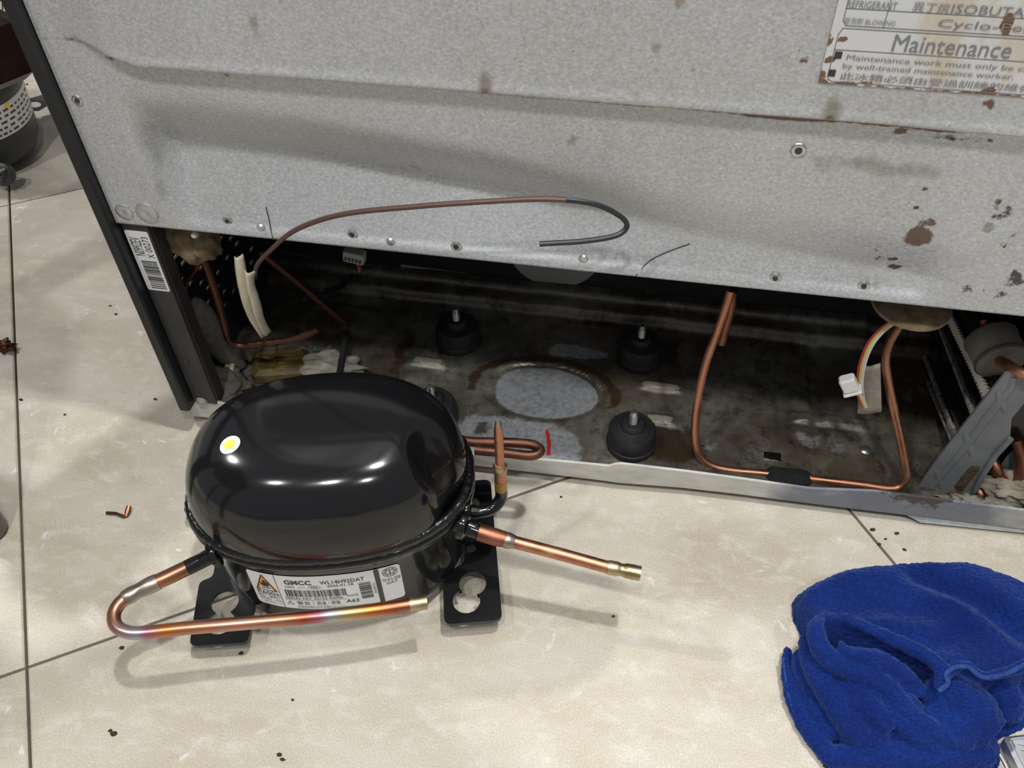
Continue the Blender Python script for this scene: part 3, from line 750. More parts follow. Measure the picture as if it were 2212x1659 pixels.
for dx, dy in ((-10, 22), (-3, 24), (4, 16), (-14, 14)):
    pipe('torn_copper_shred', [PY(745, 699, .531), PY(744 + dx*.4, 706, .529), PY(744 + dx, 700 + dy, .527)], .0009, M['copper_dull'], seg=6, rads=[.0012, .0009, .0004])
pipe('drain_hose', [PZ(747, 718, .036), PZ(743, 750, .034), PZ(735, 800, .032), PZ(728, 835, .030)], .0030, M['rubber'])
# felt putty plug at the top left
def lump(name, c, rad, mat, seed, parent=fr, amp=.18, freq=1.6, sub=(28, 18), cut=None):
    v = []; f = []; a, b = sub
    for i in range(b + 1):
        t = math.pi * i / b
        for j in range(a):
            g = 2 * math.pi * j / a; d = np.array([math.sin(t)*math.cos(g), math.sin(t)*math.sin(g), math.cos(t)])
            k = 1 + amp * mnoise.noise(Vector(d * freq) + Vector((seed, seed * 2, 0))) * 1.5
            v.append(np.array(c) + d * np.array(rad) * k)
    for i in range(b):
        for j in range(a):
            n_ = (j + 1) % a; f.append((i*a+j, i*a+n_, (i+1)*a+n_, (i+1)*a+j))
    return MB().add(v, f).build(name, mat, parent, smooth='all')
lump('putty_plug', PY(405, 515, .455), (.019, .014, .017), M['felt'], 3.1, amp=.3)
lump('putty_plug', PY(440, 528, .452), (.011, .010, .013), M['felt'], 7.7, amp=.25)
lump('putty_plug', PY(345, 500, .452), (.016, .010, .006), M['felt'], 5.2)
MB().lathe([(.0003, 0), (.0022, .0005), (.0026, .002), (.0018, .004), (.0003, .0046)], tuple(PY(424, 505, .434)), 14, (0, -1, .3)).build('cable_clip', M['cream_plastic'], fr, smooth=True)
MB().box((-.004, -.004, -.004), (.004, .004, .004), .001, Matrix.Translation(Vector(PY(497, 797, .47))) @ Matrix.Rotation(.3, 4, 'Z')).build('cable_clip', M['cream_plastic'], fr)
# resin tray corner on the pan, left
rt_ = MB(); c = PZ(610, 785, .03); rt_.box((-.026, -.014, -.012), (.022, .016, .004), .004, Matrix.Translation(Vector(c)) @ Matrix.Rotation(.25, 4, 'Z')); rt_.build('drain_tray', M['clear'], fr)
lump('insulation_scrap', PZ(700, 790, .026), (.030, .016, .008), M['felt_tape'], 9.3, amp=.5, freq=2.6)
lump('insulation_scrap', PZ(480, 830, .026), (.022, .018, .010), M['foam_grey'], 2.2, amp=.4, freq=2.0)
# thin capillary tube curling out over the sheet
cap = [PY(640, 700, .50), PY(575, 735, .478)]
c1 = [PY(551, 600, .440), PY(556, 572, .430), PY(585, 540, .416), PY(640, 496, .408), PY(740, 463, .402), PY(900, 446, .400), PY(1040, 436, .401), PY(1180, 430, .404), PY(1280, 440, .408), PY(1338, 466, .412), PY(1354, 489, .411), PY(1330, 509, .408), PY(1260, 521, .405), PY(1166, 527, .404)]
C_ = crom(c1, 8); MB().tube(C_[:60], .0016, 8).build('capillary_tube', M['capillary'], fr, smooth=True); MB().tube(C_[59:], .0016, 8).build('capillary_tube', M['wire_black'], fr, smooth=True)
pipe('capillary_tube', [PY(574, 722, .452), PY(572, 738, .456), PY(560, 752, .458), PY(562, 768, .459), PY(580, 773, .460), PY(596, 764, .461), PY(598, 745, .461)], .0010, M['copper_dark'], seg=8)
# connector hanging at the top
cc = PY(766, 556, .46); Mx = Matrix.Translation(Vector(cc)) @ Matrix.Rotation(.15, 4, 'Y')
cn = MB().box((-.0075, -.004, -.003), (.0075, .004, .006), .0008, Mx).build('wire_connector', M['grey_plastic'], fr)
for k in range(5): MB().box((-.006 + k*.0026, -.0046, -.001), (-.0046 + k*.0026, -.0041, .002), 0, Mx).build('contact_slot', M['ink'], cn)
pipe('copper_wire', [cc + np.array([.001, 0, -.003]), cc + np.array([.002, .001, -.010]), cc + np.array([.001, .002, -.014])], .0014, M['copper_dull'], parent=cn, seg=8)
pipe('wire_loop', [PY(640, 612, .575), PY(680, 628, .575), PY(730, 622, .575), PY(762, 595, .57)], .0022, M['wire_black'])

# ---- pipework in the compartment, right
pr = [PY(1578, 628, .478), PY(1566, 668, .474), PY(1548, 720, .470), PY(1525, 785, .464), PY(1508, 860, .458), PY(1501, 920, .452), PY(1503, 960, .447), PY(1515, 990, .444), PY(1540, 1007, .4425), PY(1580, 1016, .442), PY(1655, 1023, .4415), PY(1760, 1035, .441), PY(1860, 1047, .4405), PY(1915, 1055, .440), PY(1942, 1052, .4415), PY(1957, 1035, .444), PY(1955, 1005, .448), PY(1945, 950, .453), PY(1930, 880, .458), PY(1917, 815, .463), PY(1913, 775, .468), PY(1922, 740, .475), PY(1942, 705, .482), PY(1956, 680, .488)]
pipe('copper_pipe', pr, .0030, M['copper'], seg=14)
pipe('copper_pipe', [PY(1584, 628, .492), PY(1578, 670, .492), PY(1566, 712, .490), PY(1558, 742, .488)], .0034, M['copper_dull'], hollow=True, seg=14)
fs0, fs1 = PY(1653, 1030, .4415), PY(1751, 1041, .441)
dirv = fs1 - fs0; L_ = np.linalg.norm(dirv)
fsl = MB(); Mx = Matrix.Translation(Vector(fs0)) @ Vector(dirv).to_track_quat('X', 'Z').to_matrix().to_4x4()
fsl.box((0, -.007, -.0075), (L_, .007, .0085), .0035, Mx); fsl.build('foam_sleeve', M['foam_black'], fr, smooth=True)
# putty disc under the ceiling, wires and plug
dc = PY(1966, 664, .462); MB().lathe([(.001, -.001), (.020, -.001), (.0245, .0015), (.0245, .004), (.018, .007), (.001, .0075)], tuple(dc), 30).build('putty_disc', M['felt'], fr, smooth=True)
wb_ = [(1940, 688), (1905, 712), (1878, 745), (1862, 785), (1856, 825), (1860, 862), (1868, 880)]
wires = []
for k, (mt, off) in enumerate((('wire_red', -6), ('wire_yellow', 0), ('wire_white', 5), ('wire_white', 9))):
    pts = [PY(x + off * .8, y + off * .25, .449 - .0006 * k) for x, y in wb_[:-1]] + [PY(wb_[-1][0] + off * .5, wb_[-1][1], .447)]
    wires.append(pipe('signal_wire', pts, .0007, M[mt], seg=7))
    pipe('signal_wire', [PY(1868 + off*.5, 880, .4465), PY(1860 + off*.6, 862, .4455), PY(1851 + off*.5, 846, .4455)], .0007, M[mt], seg=6, parent=fr)
pc = PY(1836, 833, .4445); Mx = Matrix.Translation(Vector(pc)) @ Matrix.Rotation(-.55, 4, 'Y')
wc = MB().box((-.0052, -.004, -.004), (.0052, .004, .0085), .0012, Mx).build('wire_connector', M['white_plastic'], fr); wc['label'] = 'white plastic wire plug'
MB().box((-.0062, -.0045, -.0065), (.0062, .0045, -.0041), .0006, Mx).build('plug_collar', M['white_plastic'], wc)
tp = MB(); N_ = 10; v = []; f = []
for i in range(N_ + 1):
    t = i / N_
    for s_, (xa_, xb_) in ((0, (1856, 1852)), (1, (1880, 1878)), (2, (1902, 1905))):
        px = xa_ + (xb_ - xa_) * t; py = (790 if s_ != 2 else 784) + (102 if s_ != 2 else 103) * t
        v.append(PY(px, py, .452 + (.004 if s_ == 1 else 0) + .001 * math.sin(t * 5)))
for i in range(N_):
    for k in range(2): f.append((i*3+k, i*3+k+1, i*3+k+4, i*3+k+3))
o = tp.add(v, f).build('tape_flag', M['felt_tape'], fr, smooth='all', fix=False); md = o.modifiers.new('s', 'SOLIDIFY'); md.thickness = .0012
# dome screw and seam plate on the pan
MB().lathe([(.0062, -.001), (.006, .001), (.004, .0032), (.0015, .0040), (.0003, .0041)], tuple(PZ(1868, 975, ZP - .002)), 20).build('dome_screw', M['steel'], fr, smooth=True)
MB().lathe([(.0055, -.001), (.005, .001), (.003, .0022), (.0003, .0025)], tuple(PZ(1866, 925, ZP - .002)), 18).build('dome_screw', M['pan'], fr, smooth=True)

# ---- condenser block: stacked flat tubes with dusty edges
XC = .236
cond = MB().box((.2425, .470, .024), (.286, .606, .112), .001).build('condenser', M['fin'], fr)
cond['label'] = 'black finned condenser'
def tube_line(name, pa, pb, x, w, h, mat, back=.606, ext=True):
    A, B = PX(*pa, x), PX(*pb, x)                     # far end, near end on the block's left face
    d_ = A - B; t = (back - B[1]) / d_[1]; A = B + d_ * t; Bf = B - d_ * .06
    v = []
    for P_ in (Bf, A):
        v += [(x, P_[1], P_[2] - h/2), (x + w, P_[1], P_[2] - h/2), (x + w, P_[1], P_[2] + h/2), (x, P_[1], P_[2] + h/2)]
    return MB().add(v, [(0,1,2,3),(4,7,6,5),(0,4,5,1),(1,5,6,2),(2,6,7,3),(3,7,4,0)]).build(name, mat, cond)
XF = .2405
for pa, pb, h, mt in (((1946, 767), (1995, 926), .0045, 'fin_dust'), ((1966, 740), (2056, 961), .0018, 'fin_dust'), ((1978, 727), (2064, 955), .0035, 'fin_dust'), ((2019, 686), (2100, 900), .0030, 'fin_dust'), ((2052, 690), (2122, 858), .0025, 'fin_dust')):
    tube_line('flat_tube', pa, pb, XF - .001 - .002 * (h > .004), .006, h, M[mt])
for pa, pb in (((1985, 735), (2050, 905)), ((2005, 715), (2085, 930)), ((2036, 690), (2112, 880))):
    tube_line('fin_slab', pa, pb, XF + .0012, .005, .006, M['fin'])
A, B = PX(2062, 695, XF), PX(2140, 852, XF); nw = 64; v = []
d_ = A - B; A = B + d_ * ((.604 - B[1]) / d_[1])
for i in range(nw):
    q = B + (A - B) * i / (nw - 1); dd = .0034 if i % 2 else -.0004
    v += [(q[0] - .001 - dd, q[1], q[2] - .0035), (q[0] - .001 - dd, q[1], q[2] + .0040)]
MB().add(v, [(2*i, 2*i+1, 2*i+3, 2*i+2) for i in range(nw - 1)]).build('corrugated_fin', M['wave'], cond, fix=False)
# grey pressed bracket in front of it
yb = .451
def BY(px, py, off=0): q = PY(px, py, yb); return (q[0], yb - off, q[2])
outer = [(1966, 1075), (2028, 988), (2084, 916), (2138, 848), (2170, 808), (2212, 800), (2300, 792), (2300, 842), (2212, 872), (2185, 905), (2182, 945), (2150, 975), (2115, 1030), (2098, 1078), (2030, 1085)]
bk = MB(); gN = 46
pl = np.array(outer, float)
bk.prism(outer, [], lambda a, b: BY(a, b, -.002), lambda a, b: BY(a, b, 0))
vv = np.array(bk.v); c = PY(2072, 1040, yb); ru = .9 * np.exp(-(((vv[:, 0] - c[0]) / .008) ** 2 + ((vv[:, 2] - c[2]) / .012) ** 2))
bo = bk.build('condenser_bracket', M['bracket'], fr, attrs={'rust': ru}); bo['label'] = 'grey painted bracket with pressed ribs'
def ribline(pts, r, flat=.5):
    C_ = crom([BY(*p, 0) for p in pts], 5); n_ = len(C_)
    mb = MB().tube(C_, [r * (.35 + .65 * math.sin(math.pi * min(1, max(0, .06 + .88 * i / (n_-1))))**.5) for i in range(n_)], 10)
    mb.v = [(x, yb + (y - yb) * flat, z) for x, y, z in mb.v]
    return mb.build('pressed_rib', M['bracket'], bo, smooth=True, attrs={'rust': [0.] * len(mb.v)})
ribline([(2000, 1068), (2050, 1010), (2088, 963), (2130, 905), (2166, 860), (2184, 838), (2190, 815)], .0030)
ribline([(2084, 935), (2092, 960), (2100, 985)], .0024); ribline([(2155, 845), (2162, 868), (2172, 890)], .0024); ribline([(2022, 1015), (2030, 1040), (2036, 1060)], .0022)
# rust patch plate on the bracket
rp = [(2062, 1050), (2085, 1020), (2098, 1006), (2117, 1008), (2113, 1020), (2095, 1040), (2078, 1062), (2068, 1066)]
mb = MB(); mb.prism(rp, [], lambda a, b: BY(a, b, -.0005), lambda a, b: BY(a, b, .0004)); mb.build('rust_patch', plain('brown_rust', (.075, .045, .022), .95, var=.6, scale=200, bump=.8), bo)
# folded front edge of the bracket
MB().tube([BY(2098, 1078, .001), BY(2118, 1030, .001), BY(2152, 978, .001), BY(2183, 945, .001)], [.0022]*4, 8).build('folded_edge', M['bracket'], bo, attrs={'rust': [0.]*32}, smooth=True)
# second bracket leg further back
lg = [(2122, 1062), (2175, 985), (2200, 960), (2260, 950), (2230, 985), (2170, 1055), (2140, 1095), (2118, 1090)]
mb = MB(); mb.prism(lg, [], lambda a, b: tuple(PY(a, b, .468)), lambda a, b: tuple(PY(a, b, .4665))); mb.build('bracket_leg', M['bracket'], fr, attrs={'rust': [0.]*len(mb.v)})
# drier cylinder and its pipes
dA, dB = PY(2135, 722, .508), PY(2168, 790, .480)
ax = dB - dA; La = np.linalg.norm(ax)
dr = MB().lathe([(.003, -.002), (.012, -.001), (.0165, .003), (.0172, .006), (.0172, La*.78), (.0165, La*.82), (.0168, La*.9), (.014, La*.97), (.006, La)], tuple(dA), 28, tuple(ax)).build('filter_drier', M['drier'], fr, smooth=True); dr['label'] = 'grey taped filter drier cylinder'
for a_, b_ in ((.14, .19), (.80, .86)):
    MB().lathe([(.0174, La*a_), (.0178, La*a_), (.0178, La*b_), (.0174, La*b_)], tuple(dA), 28, tuple(ax)).build('tape_band', M['foam_grey'], dr, smooth=True)
pipe('copper_pipe', [PY(2126, 690, .515), PY(2128, 705, .512), PY(2132, 720, .509)], .0035, M['copper_dull'])
pipe('copper_pipe', [PY(2160, 780, .474), PY(2176, 788, .462), PY(2196, 800, .452), PY(2225, 812, .446), PY(2270, 818, .445)], .0036, M['copper'])
pipe('copper_pipe', [PY(2140, 990, .466), PY(2152, 1012, .460), PY(2160, 1032, .457), PY(2180, 1041, .456), PY(2200, 1030, .457), PY(2208, 1003, .459), PY(2203, 975, .462), PY(2195, 950, .466)], .0042, M['copper_dull'], seg=14)
pipe('copper_pipe', [PY(2108, 1045, .457), PY(2116, 1062, .450), PY(2118, 1075, .447), PY(2105, 1088, .446)], .0040, M['copper_dull'], seg=14)
lump('crumpled_insulation', PZ(2195, 1055, .027), (.026, .013, .010), M['insul'], 4.4, amp=.4, freq=3.0, sub=(44, 28))
lump('debris_clump', PZ(2085, 1082, .021), (.014, .005, .004), M['felt_tape'], 6.4, amp=.8, freq=3.0)
lump('debris_clump', PZ(2150, 1090, .021), (.018, .005, .004), M['insul'], 8.4, amp=.8, freq=3.0)

# ================================================================== PAPER WRAP on the capillary tube
def sheet(mb, left, right, ys, curl=.002, n=14):
    Lc = crom([PY(*p, y) for p, y in zip(left, ys)], 5); Rc = crom([PY(*p, y) for p, y in zip(right, ys)], 5); k = len(Lc); v = []; w = 6
    for i in range(k):
        for j in range(w + 1):
            t = j / w; p = Lc[i] * (1 - t) + Rc[i] * t; p = p + np.array([0, -curl * math.sin(math.pi * t), 0]) + .0006 * np.array([0, mnoise.noise(Vector(p * 150)), 0]); v.append(p)
    f = [(i*(w+1)+j, i*(w+1)+j+1, (i+1)*(w+1)+j+1, (i+1)*(w+1)+j) for i in range(k-1) for j in range(w)]
    mb.add(v, f)
mb = MB()
sheet(mb, [(508, 553), (511, 590), (520, 635), (535, 680), (566, 727)], [(524, 548), (533, 590), (541, 640), (554, 680), (573, 720)], [.437, .436, .437, .440, .446], .003)
sheet(mb, [(530, 582), (536, 620), (545, 655), (556, 690), (570, 718)], [(553, 582), (548, 608), (561, 650), (571, 690), (585, 715)], [.434, .4345, .436, .439, .445], .004)
pw = mb.build('paper_wrap', M['paper'], None, smooth='all', fix=False); md = pw.modifiers.new('s', 'SOLIDIFY'); md.thickness = .0008
tag(pw, 'cream paper tape folded around the thin capillary tube', 'paper tape')

# ================================================================== NEW COMPRESSOR
cp = empty('compressor'); tag(cp, 'new glossy black compressor with white printed label and copper stubs', 'compressor')
CO = np.array([-.187, .3137]); TH = math.radians(15.4); EX = np.array([math.cos(TH), math.sin(TH)]); EY = np.array([-math.sin(TH), math.cos(TH)])
CC = np.array([-.0019, .0168]); SA, SB, SN = .0911, .0616, 2.3; ZS = .095; LH = .057
def toW(lx, ly, z): q = CO + lx * EX + ly * EY; return np.array([q[0], q[1], z])
def toL(px, py, z): q = PZ(px, py, z)[:2] - CO; return (q @ EX, q @ EY)
def shell(th, z, s, sb=None):
    r = (abs(math.cos(th)) ** SN + abs(math.sin(th)) ** SN) ** (-1 / SN)
    return toW(CC[0] + SA * s * r * math.cos(th), CC[1] + (sb or SB) * s * r * math.sin(th), z)
NS = 128
def shell_mesh(prof, extra=None, sb=None):
    v = []; f = []
    for z, s in prof:
        for k in range(NS):
            th = 2 * math.pi * k / NS; p = shell(th, z, s, sb)
            if extra is not None: p = extra(p, th, z, s)
            v.append(p)
    for i in range(len(prof) - 1):
        for k in range(NS):
            j = (k + 1) % NS; f.append((i*NS+k, i*NS+j, (i+1)*NS+j, (i+1)*NS+k))
    f.append(tuple(range(NS - 1, -1, -1))); f.append(tuple((len(prof)-1)*NS + k for k in range(NS)))
    return MB().add(v, f)
LP, LQ = 2.4, 4.0; SBL = SB + .003
def lid_s(t): return max(0.0, 1 - t ** LP) ** (1 / LQ)
# pressed hollow near the right end of the lid
def lid_hit(px, py):
    d = ray(px, py); d = d / np.linalg.norm(d)
    for t in np.arange(.25, .9, .0006):
        p = CPOS + t * d
        if p[2] < ZS: break
        q = p[:2] - CO; x = (q @ EX - CC[0]) / SA; y = (q @ EY - CC[1]) / SBL
        rho = (abs(x) ** SN + abs(y) ** SN) ** (1 / SN)
        if (p[2] - ZS) < LH and rho < lid_s((p[2] - ZS) / LH): return p
    return CPOS + t * d
def lid_norm(p):
    def Fv(p):
        q = p[:2] - CO; x = (q @ EX - CC[0]) / SA; y = (q @ EY - CC[1]) / SBL
        return (abs(x) ** SN + abs(y) ** SN) ** (LQ / SN) + (max(p[2] - ZS, 0) / LH) ** LP
    e = 1e-5; g = np.array([Fv(p + e * np.eye(3)[i]) - Fv(p - e * np.eye(3)[i]) for i in range(3)]); return g / np.linalg.norm(g), Fv
D0 = lid_hit(948, 985); D1 = lid_hit(700, 1000)
def lid_dent(p, th, z, s):
    n_, _ = lid_norm(p)
    q = p - D0
    a = q @ np.array([*EX, 0]); b = q @ np.array([*(EY), 0])
    d = math.sqrt((a / .0155) ** 2 + (b / .020) ** 2)
    k = .0085 * math.exp(-d ** 3.2)
    return p - n_ * k
ts = [0.0, .03, .07, .12, .18, .25, .32, .39, .46, .53, .60, .66, .72, .77]
lidp = [(ZS - .004, 1.0)] + [(ZS + LH * t, lid_s(t)) for t in ts]
lidp += [(ZS + LH * (1 - r_ ** LQ) ** (1 / LP), r_) for r_ in (.80, .77, .74, .71, .68, .64, .60, .55, .50, .44, .38, .32, .25, .18, .11, .05, .015)]
lid = shell_mesh(lidp, lid_dent, SBL).build('lid_shell', M['gloss_black'], cp, smooth='all')
low = [(.088, 1.0), (.080, 1.005), (.0775, 1.0), (.0755, .975), (.072, .967), (.06, .965), (.045, .965), (.034, .962), (.026, .957), (.020, .94), (.014, .91), (.009, .87), (.005, .80), (.002, .70), (.0005, .55)]
def low_extra(p, th, z, s):
    d = math.degrees(th) % 360; k = 0
    for c in (236, 301, 56, 121): k += math.exp(-((d - c) / 14) ** 2)
    w = math.exp(-((z - .008) / .012) ** 2) * .11 * k
    ctr = toW(CC[0], CC[1], z); return p + (p - ctr) * w
lows = shell_mesh(low[::-1], low_extra).build('lower_shell', M['gloss_black'], cp, smooth='all')
# weld seam running round the joint
def ring(z, s, r, wob, name, mat, seed):
    pts = []; rad = []; n_ = 260
    v = []; f = []; seg = 10
    for i in range(n_):
        th = 2 * math.pi * i / n_; k = 1 + wob * mnoise.noise((math.cos(th) * 22 + seed, math.sin(th) * 22, 0)); rr_ = r * k
        c = shell(th, z, s); o_ = c - toW(CC[0], CC[1], z); o_ = o_ / np.linalg.norm(o_)
        zz = wob * .0012 * mnoise.noise((math.cos(th) * 14, math.sin(th) * 14, seed))
        for j in range(seg):
            g = 2 * math.pi * j / seg; v.append(c + o_ * rr_ * math.cos(g) + np.array([0, 0, rr_ * math.sin(g) + zz]))
    for i in range(n_):
        for j in range(seg):
            a, b = (i + 1) % n_, (j + 1) % seg; f.append((i*seg+j, a*seg+j, a*seg+b, i*seg+b))
    return MB().add(v, f).build(name, mat, cp, smooth='all')
ring(.0925, 1.008, .0040, .13, 'weld_bead', M['weld'], 1.0)
ring(.0855, 1.012, .0034, .06, 'shell_rim', M['gloss_black'], 4.0)
# foot plates with figure-eight slots
FZ = .016
def circ(c, r, a0=0, a1=360, n=18): return [(c[0] + r*math.cos(math.radians(a0 + (a1-a0)*i/n)), c[1] + r*math.sin(math.radians(a0 + (a1-a0)*i/n))) for i in range(n + 1)]
def eight(c1, r1, c2, r2, neck):                     # keyhole outline in plate space, c2 in front of c1
    d = np.array(c2) - np.array(c1); L_ = np.linalg.norm(d); an = math.degrees(math.atan2(d[1], d[0]))
    h1 = math.degrees(math.asin(neck / r1)); h2 = math.degrees(math.asin(neck / r2))
    return circ(c1, r1, an + h1, an + 360 - h1) + circ(c2, r2, an + 180 + h2, an + 540 - h2)
def L18(p): return toL(*p, FZ + .0015)
def rnd(poly, r, n=4):
    out = []; k = len(poly)
    for i in range(k):
        a, b, c = (np.array(poly[(i-1) % k]), np.array(poly[i]), np.array(poly[(i+1) % k]))
        u, w = (a - b) / np.linalg.norm(a - b), (c - b) / np.linalg.norm(c - b)
        rr_ = min(r, .45 * np.linalg.norm(a - b), .45 * np.linalg.norm(c - b)); p0, p1 = b + u * rr_, b + w * rr_
        for j in range(n + 1):
            t = j / n; out.append(tuple((1-t)**2 * p0 + 2*t*(1-t) * b + t*t * p1))
    return out
def plate(name, outer, holes):
    mb = MB(); mb.prism(outer, holes, lambda a, b: tuple(toW(a, b, FZ)), lambda a, b: tuple(toW(a, b, FZ + .003)))
    return mb.build(name, M['foot_black'], cp)
Rf, Rfi, Rb = L18((1085, 1338)), L18((960, 1350)), L18((1056, 1038))
xi = Rfi[0]; xo = Rf[0]; yf = Rf[1] - .001; yb_ = Rb[1]
h1, h2 = L18((1021, 1263)), L18((1008, 1300)); h3 = L18((1018, 1186)); h4 = L18((1018, 1085))
outer = rnd([(xi, yf), (xo, yf), (xo, yb_), (xi + .018, yb_), (xi + .016, h3[1] - .012), (xi, h2[1] + .022)], .0055)
holes = [eight(h1, .0095, h2, .0095, .0058)[::-1], circ(h3, .0038, n=14)[:-1][::-1], circ((h4[0], yb_ - .022), .0065, n=16)[:-1][::-1]]
plate('foot_plate', outer, holes)
Lf, Lfi = L18((410, 1398)), L18((537, 1390))
g1, g2 = L18((487, 1302)), L18((477, 1345))
Lb = L18((396, 1110)); Lb2 = L18((411, 1064))
outer = rnd([Lf, Lfi, (Lfi[0] + .001, Lf[1] + .028), (Lfi[0] - .006, Lf[1] + .05), (Lfi[0] - .004, Lb2[1]), Lb2, Lb, (Lf[0] + .007, Lb[1] - .012), (Lf[0] + .008, Lf[1] + .052), L18((432, 1258))], .005)
plate('foot_plate', outer, [eight(g1, .0095, g2, .0095, .0055)[::-1]])
# ---- printed label wrapped on the lower shell
thT = np.linspace(math.pi, 2 * math.pi, 2001); pT = np.array([shell(t, 0, .965) for t in thT])
sT = np.r_[0, np.cumsum(np.linalg.norm(np.diff(pT, axis=0), axis=1))] * 1000
def lab(off):
    def g(s_, z):
        th = float(np.interp(s_, sT, thT)); p = shell(th, z / 1000, .9655); c = toW(CC[0], CC[1], z / 1000); d_ = p - c; d_ = d_ / np.linalg.norm(d_)
        # normal of the ellipse
        e = .002; t_ = shell(th + e, 0, 1) - shell(th - e, 0, 1); nn = np.array([t_[1], -t_[0], 0]); nn = nn / np.linalg.norm(nn)
        return tuple(p + nn * (off + .0001))
    return g
S0, S1, Z0, Z1 = 61.5, 162.5, 28.0, 69.0
Ls = np.linspace(S0, S1, 81); rc = 2.5; v = []; f = []; gl = lab(.0003)
for s_ in Ls:
    e = min(s_ - S0, S1 - s_); ins = rc - math.sqrt(max(0, rc**2 - (rc - e)**2)) if e < rc else 0
    v += [gl(s_, Z0 + ins), gl(s_, (Z0 + Z1) / 2), gl(s_, Z1 - ins)]
f = [(3*i+k, 3*i+3+k, 3*i+4+k, 3*i+1+k) for i in range(80) for k in range(2)]
lb_o = MB().add(v, f).build('label', M['label_white'], cp, smooth='all', fix=False); lb_o['label'] = 'white printed label with bar codes and orange warning triangle'
def tri(P, a, b, c): P.poly([a, b, c])
P = Print()
P.line([(65.2, 47.6), (79.4, 47.6), (72.3, 66.4)], .9, True)
P.rect(80.8, Z0, 81.2, Z1)
# flame above a line
P.poly([(70.2, 52.6), (69.3, 54.8), (69.8, 57.0), (70.8, 55.6), (71.2, 58.6), (72.6, 61.0), (72.9, 58.6), (73.9, 59.6), (74.2, 57.2), (75.3, 57.6), (75.4, 54.6), (74.4, 52.6)])
P.rect(69.2, 50.4, 75.6, 51.3)
P.text('GMCC', 86.6, 58.8, 104.4, 64.2, bold=.03)
P.text('WL14H92DAT', 110, 58.9, 138.8, 63.3, bold=.01)
P.text('240V', 86.3, 54.6, 93, 57.2); P.text('=====', 94.6, 55.4, 99.6, 56.3)
P.ring(105.8, 56.0, 4.0, 1.9, .3); P.text('OIL', 103.4, 54.9, 108.2, 57.1, bold=.008); P.text('2025.01.18', 114, 55.3, 131, 57.9, bold=.008)
P.barcode(85.2, 43.8, 125.5, 52.3, 11, unit=.34)
P.text('SERIAL NO. 03152 R600a', 84, 40.5, 122, 43.0, bold=.008); P.rect(83.6, 39.3, 124.5, 39.6, 20); P.text('RoHS', 125.2, 41.8, 132.4, 44.2)
P.line([(83.8, 33.6), (88.6, 33.6), (86.2, 37.8)], .35, True); P.text('!', 85.95, 34.2, 86.5, 36.6)
P.text('警告', 90.5, 33.4, 99.5, 38.0); P.rect(101.5, 33.4, 101.8, 38.0); P.text('高温・感電', 104, 33.4, 119.5, 38.0); P.text('A63', 123.5, 34.2, 132, 38.2, bold=.01)
P.text('修理技術者以外手を触れないこと。', 90, 29.5, 123, 32.0)
P.barcode(134.2, 37.0, 142.0, 57.4, 21, vertical=False, unit=.34)
V_, F_ = text2d('A6300152', 1.6, 13); P.add([(143.0 + 1.6 - q[1], 41 + q[0]) for q in V_], F_)
P.rect(145.4, Z0 + .05, 148.6, Z1 - .05, 3)
P.ring(155.6, 62.4, 5.0, 5.3, .45)
P.rect(155.2, 58.4, 156.0, 66.4)
for sg in (-1, 1):
    P.line([(155.6 + sg*3.9, 62.4), (155.6 + sg*1.1, 60.2)], .6); P.line([(155.6 + sg*3.9, 62.6), (155.6 + sg*1.1, 65.0)], .6); P.line([(155.6 + sg*1.5, 58.6), (155.6 + sg*3.0, 60.0)], .5); P.line([(155.6 + sg*1.5, 66.2), (155.6 + sg*3.0, 64.8)], .5)
P.text('TIS 812-2558', 149.6, 52.2, 161.6, 55.6); P.text('GAT', 152, 48.4, 159.6, 51.2)
P.text('R600a', 64.6, 41.8, 80.0, 46.8)
P.text('発火・爆発の', 64.0, 38.2, 79.8, 41.0); P.text('恐れあり・火を', 65.0, 34.6, 79.8, 37.4); P.text('近づけないこと', 67.0, 31.0, 79.8, 33.8)
P.build('label_print', M['ink'], lb_o, lab(.0006))
P = Print(); P.poly([(65.2, 47.6), (79.4, 47.6), (72.3, 66.4)]); P.build('warning_triangle', M['orange'], lb_o, lab(.00045))
# ---- round paint-dot sticker on the lid
D2 = lid_hit(497, 961); nn, Fv = lid_norm(D2)
u_ = np.cross(nn, [0, 0, 1.0]); u_ = u_ / np.linalg.norm(u_); w_ = np.cross(nn, u_)
def snap(p, off):
    for _ in range(6):
        n_, F2 = lid_norm(p); e = 1e-5; g = (F2(p + n_ * e) - F2(p - n_ * e)) / (2 * e); p = p - n_ * (F2(p) - 1) / g
    return p + lid_norm(p)[0] * off
def dot(r, off, name, mat, parent, wob=0):
    v = [snap(D2, off)]; n_ = 36
    for k in (1, 2, 3):
        for i in range(n_):
            g = 2*math.pi*i/n_; q = r * k / 3 * (1 + wob * mnoise.noise((math.cos(g)*2, math.sin(g)*2, 1))); v.append(snap(D2 + u_ * q * math.cos(g) + w_ * q * math.sin(g), off))
    f = [(0, 1 + i, 1 + (i+1) % n_) for i in range(n_)] + [(1 + a*n_ + i, 1 + (a+1)*n_ + i, 1 + (a+1)*n_ + (i+1) % n_, 1 + a*n_ + (i+1) % n_) for a in (0, 1) for i in range(n_)]
    return MB().add(v, f).build(name, mat, parent, smooth='all')
ds = dot(.0066, .0003, 'dot_sticker', M['label_white'], cp); dot(.0052, .0005, 'grey_ring', M['greyblue'], ds); dot(.0034, .0007, 'yellow_dot', M['yellow'], ds, .35); ds['label'] = 'round white sticker with a yellow dot'

